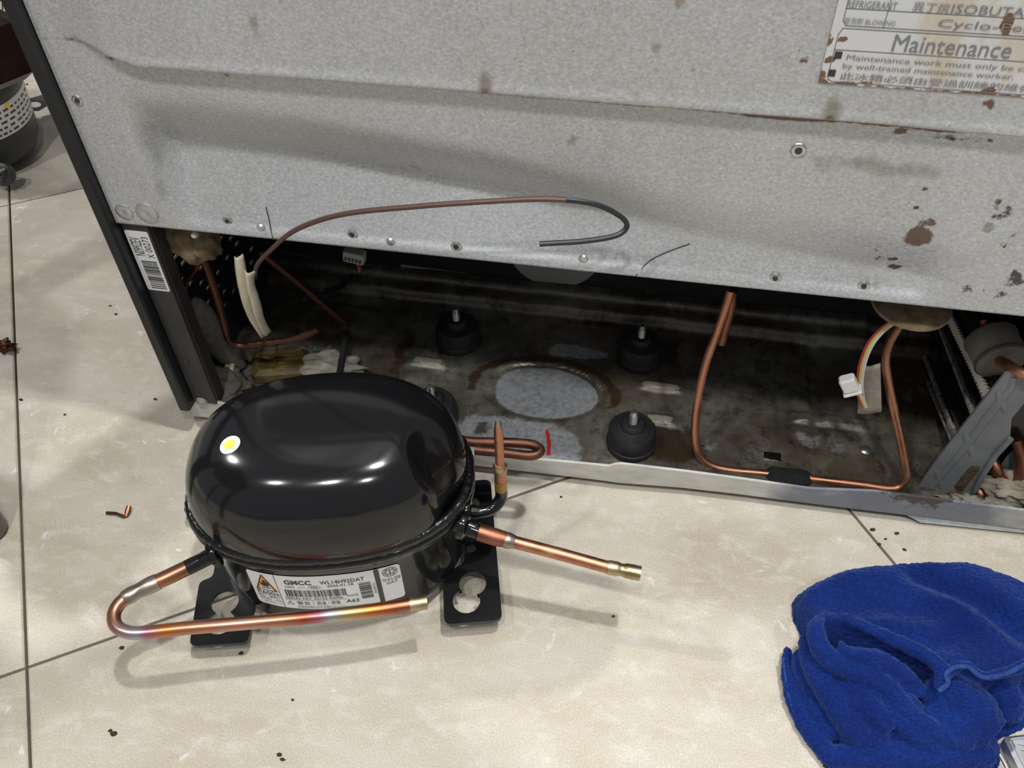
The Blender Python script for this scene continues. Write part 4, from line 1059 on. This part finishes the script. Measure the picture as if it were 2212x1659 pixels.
# ---- stubs
def collar(c, d, r=.0085, L_=.006, name='pipe_collar'):
    d = np.array(d) / np.linalg.norm(d)
    return MB().lathe([(r*.5, -L_*.6), (r, -L_*.5), (r*1.02, 0), (r*.95, L_*.3), (r*.62, L_*.5), (r*.55, L_*1.6), (r*.3, L_*1.6)], tuple(c), 22, tuple(d)).build(name, M['gloss_black'], cp, smooth=True)
# looped suction stub, front left
zl = .074
lp = [(468, 1195, .080), (430, 1214, .078), (405, 1226, .077), (370, 1243, .076), (325, 1264, .075), (290, 1281, .074), (262, 1300, .073), (247, 1324, .072), (249, 1348, .071), (268, 1363, .070), (305, 1367, .069), (400, 1357, .068), (540, 1345, .066), (700, 1330, .064), (820, 1316, .062), (922, 1300, .060)]
LPt = [PZ(a, b, z) for a, b, z in lp]
cA = LPt[0]; collar(PZ(461, 1198, .080), LPt[1] - LPt[0], .0088, .0055)
MB().tube(crom(LPt[:3], 5), .0052, 14).build('stub_sleeve', M['gloss_black'], cp, smooth=True)
C_ = crom(LPt[2:], 8); n_ = len(C_); sl = np.r_[0, np.cumsum([np.linalg.norm(C_[i+1] - C_[i]) for i in range(n_ - 1)])]; sl = sl / sl[-1]
rad = np.interp(sl, [0, .07, .085, .14, .17, .2, .97, .985, 1], [.0050, .0050, .0046, .0044, .0043, .0042, .0044, .0047, .0049])
tb = MB().tube(C_, rad, 18, hollow=True); at_ = [0] * len(tb.v)
for i in range(n_):
    for k in range(18): at_[i*18+k] = sl[i]
for i in range(n_*18, len(at_)): at_[i] = 1.0
tb.build('looped_copper_stub', M['rainbow'], cp, smooth=True, attrs={'along': at_})
bi = [i for i in range(n_) if .075 < sl[i] < .165]
MB().tube([C_[i] for i in bi], [.0053 + .0004 * math.sin(i * .5) - .0009 * max(0, (sl[i] - .145) / .02) for i in bi], 14).build('braze_joint', M['braze'], cp, smooth=True)
e0 = [i for i in range(n_) if sl[i] > .955]; MB().tube([C_[i] for i in e0], [rad[i] + .0002 for i in e0], 18, cap=False).build('solder_tip', M['brass'], cp, smooth=True)
# straight discharge stub, right
rp = [PZ(990, 1130, .080), PZ(1012, 1141, .079), PZ(1034, 1149, .078), PZ(1070, 1160, .076), PZ(1108, 1170, .0745), PZ(1210, 1197, .070), PZ(1312, 1225, .066), PZ(1383, 1239, .064)]
collar(PZ(1004, 1136, .0795), rp[2] - rp[1], .0098, .0055)
MB().tube([rp[0], rp[1], rp[2]], [.0058, .0056, .0056], 16).build('stub_sleeve', M['gloss_black'], cp, smooth=True)
MB().tube(crom([rp[2], rp[3], rp[4]], 6), np.interp(np.linspace(0, 1, 13), [0, .55, .8, 1], [.0058, .0058, .0052, .0043]), 16).build('braze_joint', M['copper_dull'], cp, smooth=True)
bz = crom([PZ(1088, 1165, .0752), PZ(1112, 1171, .0742)], 6); MB().tube(bz, [.0050, .0053, .0055, .0054, .0051, .0048, .0045], 14).build('braze_joint', M['braze'], cp, smooth=True)
MB().tube(crom([rp[4], rp[5], rp[6]], 6), .0042, 16).build('straight_copper_stub', M['copper_heat'], cp, smooth=True)
tipc = crom([rp[6], PZ(1348, 1232, .065), rp[7]], 6)
MB().tube(tipc, [.0046, .0049, .0048, .0050, .0046, .0041, .0044, .0050, .0049, .0051, .0050, .0049, .0050], 16, hollow=True).build('solder_tip', M['brass'], cp, smooth=True)
# upright process stub with pinched tip
b0 = PZ(1008, 1103, .080); bb = PZ(1083, 1070, .086); 
def up(px, py):                                     # point straight above the bend
    lo, hi = .05, .40
    for _ in range(40):
        z = (lo + hi) / 2; c_ = R3.T @ (np.array([bb[0], bb[1], z]) - CPOS); y = H_PX / 2 + F_PX * c_[1] / c_[2]
        if y > py: lo = z
        else: hi = z
    return np.array([bb[0], bb[1], z])
zt = lambda py: up(0, py)
collar(PZ(1010, 1104, .080), PZ(1040, 1106, .079) - b0, .0085, .005)
MB().tube(crom([b0, PZ(1032, 1107, .079), PZ(1060, 1100, .079), PZ(1077, 1085, .082), bb, zt(1055)], 5), .0042, 14).build('stub_sleeve', M['gloss_black'], cp, smooth=True)
MB().tube([zt(1058), zt(1040), zt(1016), zt(1008), zt(1003)], [.0041, .0041, .0041, .0043, .0034], 14).build('upright_copper_stub', M['copper'], cp, smooth=True)
MB().tube([zt(1056), zt(1036)], [.0042, .0042], 14, cap=False).build('solder_ring', plain('yellow_flux', (.36, .23, .06), .4, .6), cp, smooth=True)
MB().tube([zt(1018), zt(1012), zt(1007), zt(1002)], [.0042, .0047, .0047, .0034], 14).build('braze_joint', M['brass'], cp, smooth=True)
MB().tube([zt(1006), zt(960), zt(935), zt(925), zt(916), zt(909)], [.0029, .0029, .0029, .0026, .0020, .0012], 14).build('upright_copper_stub', M['copper_heat'], cp, smooth=True)
MB().tube([zt(918), zt(908)], [.0023, .0014], 10).build('pinched_tip', M['braze'], cp, smooth=True)
# U-shaped service tube behind, right
ub = [PZ(985, 950, .078), PZ(1030, 955, .078), PZ(1090, 956, .078), PZ(1140, 959, .078), PZ(1160, 965, .078), PZ(1167, 974, .078), PZ(1158, 982, .078), PZ(1138, 984, .078), PZ(1090, 978, .078), PZ(1026, 972, .078)]
MB().tube(crom(ub, 6), .0036, 14).build('u_copper_tube', M['copper_dark'], cp, smooth=True)

# ================================================================== OLD COMPRESSOR at the left edge
oc = empty('compressor'); tag(oc, 'old worn dark grey compressor standing on the floor at the left edge', 'compressor')
ctr = PZ(-52, 326, 0); 
def old_prof():
    ea_, eb_ = .105, .078; ang = math.radians(-20); v = []; f = []; n_ = 72
    pr_ = [(.001, .55), (.006, .70), (.014, .84), (.024, .90), (.05, .93), (.085, .97), (.092, 1.0), (.098, 1.0), (.104, .97), (.13, .86), (.15, .66), (.162, .36), (.165, .02)]
    for z, s in pr_:
        for k in range(n_):
            th = 2*math.pi*k/n_; a, b = ea_*s*math.cos(th), eb_*s*math.sin(th); v.append((ctr[0] + a*math.cos(ang) - b*math.sin(ang), ctr[1] + a*math.sin(ang) + b*math.cos(ang), z))
    for i in range(len(pr_)-1):
        for k in range(n_):
            j = (k+1) % n_; f.append((i*n_+k, i*n_+j, (i+1)*n_+j, (i+1)*n_+k))
    f.append(tuple(range(n_-1, -1, -1))); f.append(tuple((len(pr_)-1)*n_+k for k in range(n_)))
    return MB().add(v, f).build('shell', M['old_shell'], oc, smooth='all'), ea_, eb_, ang
_, oa, ob_, oang = old_prof()
def osurf(th, z, off):
    s = float(np.interp(z, [.024, .05, .085], [.90, .93, .97])); a, b = (oa*s + off)*math.cos(th), (ob_*s + off)*math.sin(th)
    return (ctr[0] + a*math.cos(oang) - b*math.sin(oang), ctr[1] + a*math.sin(oang) + b*math.cos(oang), z)
v = []; f = []
for i in range(25):
    th = math.radians(-14 + 56 * i / 24); v += [osurf(th, .050, .0006), osurf(th, .086, .0006)]
f = [(2*i, 2*i+2, 2*i+3, 2*i+1) for i in range(24)]
ol = MB().add(v, f).build('label', M['label_white'], oc, smooth='all')
P = Print(); r_ = random.Random(4)
for row in range(5):
    x = -11
    while x < 38:
        w = r_.uniform(2, 6); P.rect(x, .0530 + row*.0062, min(x + w, 39), .0552 + row*.0062); x += w + r_.uniform(1.5, 4)
P.build('label_print', M['ink'], ol, lambda a, z: osurf(math.radians(a), z, .0010))
P = Print(); P.rect(-8, .079, 8, .0845); P.build('yellow_print', M['yellow'], ol, lambda a, z: osurf(math.radians(a), z, .0013))
def oplate(pts, hole, z, name='foot_plate'):
    mb = MB(); mb.prism(pts, [hole], lambda a, b: tuple(PZ(a, b, z)), lambda a, b: tuple(PZ(a, b, z + .004))); return mb.build(name, M['old_shell'], oc)
oplate([(50, 216), (98, 203), (109, 210), (107, 226), (84, 240), (62, 240)], [(76 + 13*math.cos(g), 226 + 6*math.sin(g)) for g in np.linspace(0, -2*math.pi, 14, endpoint=False)], .022)
tp_ = PZ(8, 375, .02); MB().lathe([(.002, 0), (.013, 0), (.013, .006), (.010, .008), (.002, .008)], tuple(tp_), 24, (.35, -.85, .35)).build('terminal_cover', M['old_shell'], oc, smooth=True)
for k, (dx, dz) in enumerate(((0, 0), (.008, .004), (.003, -.007))):
    MB().tube([tp_ + np.array([dx, -.006, .006 + dz]), tp_ + np.array([dx + .002, -.016, .010 + dz])], .0022, 8).build('terminal_pin', M['steel'], oc, smooth=True)

# ================================================================== FURNITURE at the left edge
bn = empty('wooden_bench'); tag(bn, 'dark maroon wooden bench standing behind the refrigerator corner, top left', 'bench')
def wpt(px, py, z): return PZ(px, py, z)
z_b = .24
a0, a1, a2 = wpt(-160, 262, z_b), wpt(0, 203, z_b), wpt(84, 168, z_b); dirb = _n(np.append((a2 - a1)[:2], 0)); nb = np.array([-dirb[1], dirb[0], 0])
def bb_(name, s0, s1, t0, t1, z0, z1, mat, bev=.004):
    mb = MB(); M4 = Matrix.Identity(4)
    for i in range(3): M4[i][0] = dirb[i]; M4[i][1] = nb[i]; M4[i][2] = (0, 0, 1)[i]; M4[i][3] = a1[i] if i < 2 else 0
    return mb.box((s0, t0, z0), (s1, t1, z1), bev, M4).build(name, mat, bn)
bb_('apron', -.25, .036, 0, .025, z_b, z_b + .050, M['wood_dark'], .006); bb_('end_board', .011, .036, .026, .11, z_b, z_b + .050, M['wood_dark'], .006)
bb_('seat_plank', -.25, .034, .004, .058, z_b + .051, z_b + .066, M['wood_light'], .006); bb_('seat_plank', -.25, .030, .062, .115, z_b + .051, z_b + .066, M['wood_light'])
for t_ in (.03, .078):
    bb_('leg', -.24, -.205, t_, t_ + .032, 0, z_b + .050, M['wood_dark'])
sl_ = empty('wooden_stool'); tag(sl_, 'red brown turned stool leg peeking in at the left edge beside the tile joint', 'stool')
fp = PZ(-18, 1150, 0)
pf = [(.0105, 0), (.013, .003), (.0135, .03), (.0145, .12), (.016, .28), (.015, .44)]
for dx, dy in ((0, 0), (-.26, .0), (-.02, -.27), (-.28, -.27)):
    o = MB().lathe(pf, (fp[0] + dx, fp[1] + dy, 0), 24).build('leg', M['wood_light'], sl_, smooth=True)
MB().lathe([(.01, .44), (.19, .44), (.2, .445), (.2, .46), (.19, .47), (.01, .47)], (fp[0] - .15, fp[1] - .135, 0), 48).build('seat', M['wood_light'], sl_, smooth=True)

# ================================================================== BLUE TOWEL
def tpx(x, y): return (1640 + x / 3.196, 1140 + y / 3.196)
out_px = [(1718, 1296, .012), (1721, 1275, .018), (1740, 1250, .024), (1781, 1224, .028), (1843, 1204, .030), (1922, 1195, .032), (1978, 1184, .034), (2047, 1185, .034), (2125, 1190, .032), (2172, 1207, .03), (2212, 1224, .028), (2290, 1262, .02), (2335, 1330, .01), (2320, 1440, .004), (2262, 1530, .004), (2200, 1580, .004), (2160, 1592, .004), (2166, 1640, .003), (2150, 1690, .003), (2060, 1730, .003), (1930, 1725, .003), (1850, 1690, .003), (1796, 1653, .003), (1765, 1622, .003), (1731, 1569, .003), (1709, 1525, .003), (1698, 1478, .003), (1688, 1422, .004), (1699, 1402, .006), (1722, 1404, .008), (1738, 1398, .010), (1742, 1371, .012), (1731, 1343, .012), (1717, 1315, .012)]
OW = np.array([PZ(a, b, z)[:2] for a, b, z in out_px]); TC = PZ(1960, 1440, .01)[:2]
an = np.arctan2(OW[:, 1] - TC[1], OW[:, 0] - TC[0]); rd = np.hypot(OW[:, 0] - TC[0], OW[:, 1] - TC[1]); od = np.argsort(an); an, rd = an[od], rd[od]
an = np.r_[an[-3:] - 2*np.pi, an, an[:3] + 2*np.pi]; rd = np.r_[rd[-3:], rd, rd[:3]]
NA, NR_ = 420, 130
ths = np.linspace(-np.pi, np.pi, NA, endpoint=False); rads = np.interp(ths, an, rd)
k_ = np.exp(-np.linspace(-2, 2, 9) ** 2); k_ /= k_.sum(); rads = np.convolve(np.r_[rads[-4:], rads, rads[:4]], k_, 'valid')
rho = np.linspace(0, 1, NR_ + 1)[1:] ** .85
TX = TC[0] + np.outer(rho, rads * np.cos(ths)); TY = TC[1] + np.outer(rho, rads * np.sin(ths)); RH = np.repeat(rho[:, None], NA, 1)
def seg_d(P, a, b):
    a, b = np.array(a), np.array(b); ab = b - a; t = np.clip(((P - a) @ ab) / (ab @ ab + 1e-12), 0, 1); return np.hypot(*(P - (a + t[..., None] * ab)).transpose(2, 0, 1)), t
def poly_sd(P, poly):                               # signed distance, positive inside
    d = np.full(P.shape[:2], 1e9); ins = np.zeros(P.shape[:2], bool); k = len(poly)
    for i in range(k):
        a, b = poly[i], poly[(i+1) % k]; d = np.minimum(d, seg_d(P, a, b)[0])
        c = ((a[1] > P[..., 1]) != (b[1] > P[..., 1])); xi_ = (b[0] - a[0]) * (P[..., 1] - a[1]) / (b[1] - a[1] + 1e-12) + a[0]; ins ^= c & (P[..., 0] < xi_)
    return np.where(ins, d, -d)
PT2 = np.stack([TX, TY], -1)
HT = .006 * (1 - RH ** 6) + .003 * (1 - RH ** 2)
def layer(px, t, r, z=.035):
    poly = [PZ(a, b, z)[:2] for a, b in px]; d = poly_sd(PT2, poly); q = np.clip((d + .001) / r, 0, 1); return t * np.sqrt(np.clip(1 - (1 - q) ** 2, 0, 1)), d
t_, d_ = layer([(1803, 1340), (1840, 1340), (1906, 1368), (1953, 1388), (2000, 1410), (2030, 1436), (2018, 1470), (2036, 1480), (2056, 1455), (2087, 1438), (2128, 1459), (2172, 1452), (2212, 1432), (2330, 1396), (2380, 1300), (2212, 1195), (2100, 1155), (1980, 1150), (1850, 1178), (1740, 1220), (1712, 1290), (1745, 1345), (1775, 1375), (1795, 1368)], .024, .010, .045)
HT += t_ + .016 * sstep(0, .09, d_)
def ridge(px, h, w, z=.03):
    global HT
    P_ = [PZ(*tpx(*p), z)[:2] for p in px]; d = np.full(HT.shape, 1e9)
    for a, b in zip(P_[:-1], P_[1:]): d = np.minimum(d, seg_d(PT2, a, b)[0])
    HT = HT + h * np.exp(-(d / w) ** 2)
ridge([(1180, 220), (1400, 330), (1620, 440), (1828, 580), (1950, 640)], -.014, .010, .05); ridge([(600, 500), (1000, 480), (1300, 520)], -.005, .010, .05); ridge([(350, 520), (600, 530), (900, 560), (1200, 640)], .005, .008, .05); ridge([(1100, 600), (1300, 680), (1500, 650)], -.004, .008, .055); ridge([(420, 420), (700, 360), (1000, 330)], -.004, .010, .05); ridge([(750, 720), (1050, 760), (1350, 830), (1600, 830)], .004, .010, .055)
nz_ = np.array([[mnoise.fractal(Vector((x * 26, y * 26, 3)), 1, 2, 3) for x, y in zip(a, b)] for a, b in zip(TX, TY)])
HT = np.maximum(HT + .0022 * nz_, .002) * (1 - RH ** 26) + .0008
tb = MB(); v = [(TC[0], TC[1], float(HT[0].mean()))] + list(np.stack([TX, TY, HT], -1).reshape(-1, 3)); nv_ = len(v)
f = [(0, 1 + i, 1 + (i+1) % NA) for i in range(NA)] + [(1 + j*NA + i, 1 + (j+1)*NA + i, 1 + (j+1)*NA + (i+1) % NA, 1 + j*NA + (i+1) % NA) for j in range(NR_-1) for i in range(NA)]
v += [(x, y, .0) for x, y in zip(TX[-1], TY[-1])] + [(TC[0], TC[1], .0)]; e_ = 1 + (NR_-1)*NA
f += [(e_ + i, nv_ + i, nv_ + (i+1) % NA, e_ + (i+1) % NA) for i in range(NA)] + [(nv_ + NA, nv_ + (i+1) % NA, nv_ + i) for i in range(NA)]
tb.add(v, f)
fat = .80
def roll(px, r, squash=1.0):                          # soft fold running through (x, y, height) points
    P_ = crom([PZ(*tpx(a, b), z) for a, b, z in px], 8); n_ = len(P_)
    rr_ = np.interp(np.linspace(0, 1, n_), np.linspace(0, 1, len(r)), r) if hasattr(r, '__len__') else np.full(n_, r)
    rr_ = rr_ * (1 + .12 * np.array([mnoise.noise(Vector(p * 60)) for p in P_]))
    P_ = [np.array([p[0], p[1], max(p[2], q * .6)]) for p, q in zip(P_, rr_)]
    P_ = [2*P_[0] - P_[1]] + P_ + [2*P_[-1] - P_[-2]]; rr_ = np.r_[rr_[0]*.4, rr_, rr_[-1]*.4]
    tb.tube(P_, rr_ * fat, 14)
roll([(560, 800, .044), (610, 855, .046), (700, 875, .044), (850, 915, .040), (1000, 1005, .036), (1100, 1085, .032)], [.003, .005, .006, .007, .006, .004])
roll([(440, 600, .044), (390, 700, .046), (425, 830, .044), (520, 930, .040), (700, 1010, .036), (870, 1085, .033), (960, 1190, .030), (1060, 1310, .027), (1250, 1420, .022), (1450, 1500, .016)], [.002, .007, .008, .008, .009, .009, .008, .008, .008, .005])
roll([(340, 760, .030), (370, 920, .028), (470, 1100, .025), (580, 1290, .021), (690, 1430, .016), (860, 1460, .014)], [.008, .010, .011, .011, .010, .006])
roll([(540, 1010, .030), (690, 1130, .028), (790, 1260, .025), (890, 1380, .020)], [.007, .010, .011, .008])
roll([(850, 1140, .028), (950, 1290, .024), (1090, 1430, .019), (1250, 1540, .012)], [.006, .009, .009, .008])
roll([(1150, 1190, .022), (1330, 1160, .026), (1480, 1260, .022), (1590, 1390, .016)], [.012, .017, .018, .013])
roll([(1130, 1260, .018), (1350, 1330, .018), (1560, 1420, .014)], [.012, .017, .012])
roll([(195, 850, .008), (205, 1050, .007), (260, 1250, .006), (360, 1420, .006), (480, 1570, .006)], [.004, .006, .007, .008, .008])
roll([(270, 880, .018), (320, 1060, .014), (430, 1260, .010), (540, 1430, .008)], [.006, .008, .009, .008])
roll([(470, 1590, .006), (800, 1560, .008), (1100, 1590, .008), (1400, 1580, .006), (1600, 1560, .006)], [.008, .012, .012, .012, .008])
roll([(640, 640, .052), (850, 735, .050), (1000, 805, .050), (1150, 880, .049), (1265, 985, .047), (1240, 1110, .042)], [.004, .005, .006, .006, .006, .004])
roll([(1290, 1020, .046), (1340, 975, .048), (1430, 950, .049), (1550, 1020, .046), (1700, 1000, .046), (1900, 920, .046)], [.003, .004, .004, .004, .004, .005])
roll([(900, 1010, .034), (1020, 1090, .030), (1130, 1130, .028), (1220, 1130, .030)], [.004, .006, .006, .004])
roll([(1650, 1060, .020), (1700, 1200, .014), (1720, 1330, .010)], [.010, .014, .010])
for a_, b_ in (((620, 1010, .034), (760, 1120, .030)), ((600, 1130, .028), (720, 1300, .024)), ((960, 1180, .028), (1120, 1250, .026)), ((700, 940, .040), (860, 990, .036)), ((430, 960, .030), (520, 1080, .027)), ((1000, 1360, .020), (1130, 1500, .014)), ((620, 1350, .018), (800, 1500, .012)), ((330, 1180, .012), (450, 1400, .009)), ((1250, 1420, .018), (1500, 1530, .012)), ((900, 1400, .014), (960, 1520, .010)), ((560, 1380, .012), (640, 1520, .008)), ((820, 1320, .016), (930, 1470, .010))):
    mid = tuple((np.array(a_) + np.array(b_)) / 2 + np.array([14, -8, .002])); roll([a_, mid, b_], [.003, .006, .003])
tw = empty('towel'); tag(tw, 'crumpled royal blue microfibre towel lying on the floor', 'towel')
to = tb.build('terry_cloth', M['cloth'], tw, smooth='all')
md = to.modifiers.new('join', 'REMESH'); md.mode = 'VOXEL'; md.voxel_size = .0014; md.use_smooth_shade = True
md = to.modifiers.new('soft', 'SMOOTH'); md.factor = .5; md.iterations = 3
tx = bpy.data.textures.new('pile', 'CLOUDS'); tx.noise_scale = .0026; tx.noise_depth = 1
md = to.modifiers.new('pile', 'DISPLACE'); md.texture = tx; md.strength = .0022; md.mid_level = .5; md.texture_coords = 'LOCAL'
def hem(px, r=.0017):
    P_ = crom([PZ(*tpx(a, b), z) for a, b, z in px], 10)
    MB().tube(P_, [r * (1 + .15 * (i % 2)) for i in range(len(P_))], 8).build('hem', M['hem'], tw, smooth=True)
hem([(1235, 1130, .045), (1300, 1075, .048), (1290, 1010, .050), (1345, 968, .052), (1440, 962, .053), (1545, 1032, .050), (1690, 1012, .050), (1830, 945, .051)], .0014)
hem([(165, 900, .012), (185, 1050, .010), (235, 1250, .009), (330, 1420, .008)], .0008)

# ================================================================== TOOL at the lower right corner
tl = empty('hand_tool'); tag(tl, 'silver cast metal tool poking out under the towel, bottom right corner', 'tool')
q0, q1 = PZ(2170, 1592, .010), PZ(2218, 1690, .010); d_ = _n(np.append((q1 - q0)[:2], 0)); n_ = np.array([-d_[1], d_[0], 0])
M4 = Matrix.Identity(4)
for i in range(3): M4[i][0] = d_[i]; M4[i][1] = n_[i]; M4[i][2] = (0, 0, 1)[i]; M4[i][3] = [q0[0], q0[1], 0][i]
MB().box((0, -.001, .001), (.13, .015, .012), .0018, M4).build('handle_bar', M['alu'], tl)
MB().box((.003, .0015, .0121), (.10, .0125, .0130), .0004, M4).build('raised_panel', M['alu'], tl)
r_ = random.Random(8)
for k in range(12):
    a = .006 + k * .0035; MB().tube([M4 @ Vector((a, .004 + r_.uniform(0, .002), .0133)), M4 @ Vector((a + .001, .007, .0135)), M4 @ Vector((a + r_.uniform(-.001, .002), .0105, .0133))], .0006, 6).build('embossed_mark', M['alu'], tl)
MB().tube([tuple(PZ(2160, 1630, .012)), tuple(PZ(2172, 1652, .012)), tuple(PZ(2186, 1685, .011))], .0013, 8).build('steel_rod', M['steel'], tl, smooth=True)

# ================================================================== DEBRIS
w = MB().tube([tuple(PZ(230, 1108, .0018)), tuple(PZ(250, 1109, .0022)), tuple(PZ(268, 1116, .0018)), tuple(PZ(272, 1114, .002))], .0013, 8).build('copper_scrap', M['copper_dark'], None, smooth=True); tag(w, 'short bent piece of dark copper wire on the tiles left of the compressor', 'wire scrap')
MB().tube([tuple(PZ(272, 1116, .002)), tuple(PZ(276, 1104, .0035)), tuple(PZ(279, 1093, .005))], [.0013, .0022, .0018], 8).build('bent_end', M['copper_dull'], w, smooth=True)
rs = lump('rust_scrap', tuple(PZ(4, 746, .004)), (.010, .006, .004), M['copper_dark'], 1.7, None, .8, 3); tag(rs, 'crumpled rusty scrap beside the tile joint at the left edge', 'scrap')
MB().tube([tuple(PZ(10, 738, .004)), tuple(PZ(24, 746, .002)), tuple(PZ(34, 751, .001))], .0008, 6).build('wire_tail', M['copper_dark'], rs)
r_ = random.Random(3)
for px, py, s_, lab_ in (
    (45, 863, 1.5, 'dark dirt flake right beside the long tile joint at the left'),
    (335, 862, 1.4, 'dark dirt flake on the tile left of the corner bracket'),
    (238, 660, 1.1, 'small dirt flake on the tile left of the bar code sticker, upper one'),
    (250, 678, 1.3, 'small dirt flake on the tile left of the bar code sticker, lower one'),
    (345, 753, 1.3, 'dark dirt flake close to the black refrigerator side edge'),
    (262, 1399, 1.6, 'dark dirt flake just below the bend of the looped copper stub'),
    (245, 1585, 2.0, 'larger dirt crumb low on the tile at the bottom left'),
    (238, 1578, 1.3, 'tiny crumb touching the larger dirt crumb at the bottom left'),
    (603, 1630, 1.6, 'dirt crumb at the bottom edge below the compressor, left one of two'),
    (610, 1640, 1.3, 'dirt crumb at the bottom edge below the compressor, right one of two'),
    (520, 1411, 1.4, 'dark dirt flake just in front of the left foot plate'),
    (632, 1512, 0.9, 'tiny speck of dirt below the middle of the compressor'),
    (1325, 1331, 1.1, 'tiny speck of dirt below the tip of the straight copper stub'),
    (1212, 1073, 1.0, 'tiny speck of dirt below the rail beside the upright stub'),
    (1885, 1144, 1.8, 'large dirt flake on the diagonal tile joint above the towel'),
    (1937, 1152, 1.5, 'dirt flake under the rail to the right of the diagonal joint'),
    (1900, 1175, 1.2, 'dirt speck on the joint closest to the towel'),
    (1913, 1164, 1.0, 'tiny dirt speck between the joint and the towel top'),
    (1954, 1187, 1.3, 'dirt flake touching the back edge of the towel'),
    (58, 182, 1.6, 'brown dirt flake on the far tile beside the old compressor'),
    (140, 895, 1.2, 'dirt speck in the middle of the left tile above the wire scrap'),
    (1783, 1655, 1.5, 'dirt flake at the bottom edge beside the towel')):
    o = lump('dirt_flake', tuple(PZ(px, py, .0006)), (.0011 * s_, .0008 * s_, .0006), M['dirt'], r_.uniform(0, 50), None, .6, 2.0, (8, 6))
    tag(o, lab_, 'dirt flake', 'dirt flakes scattered on the floor')
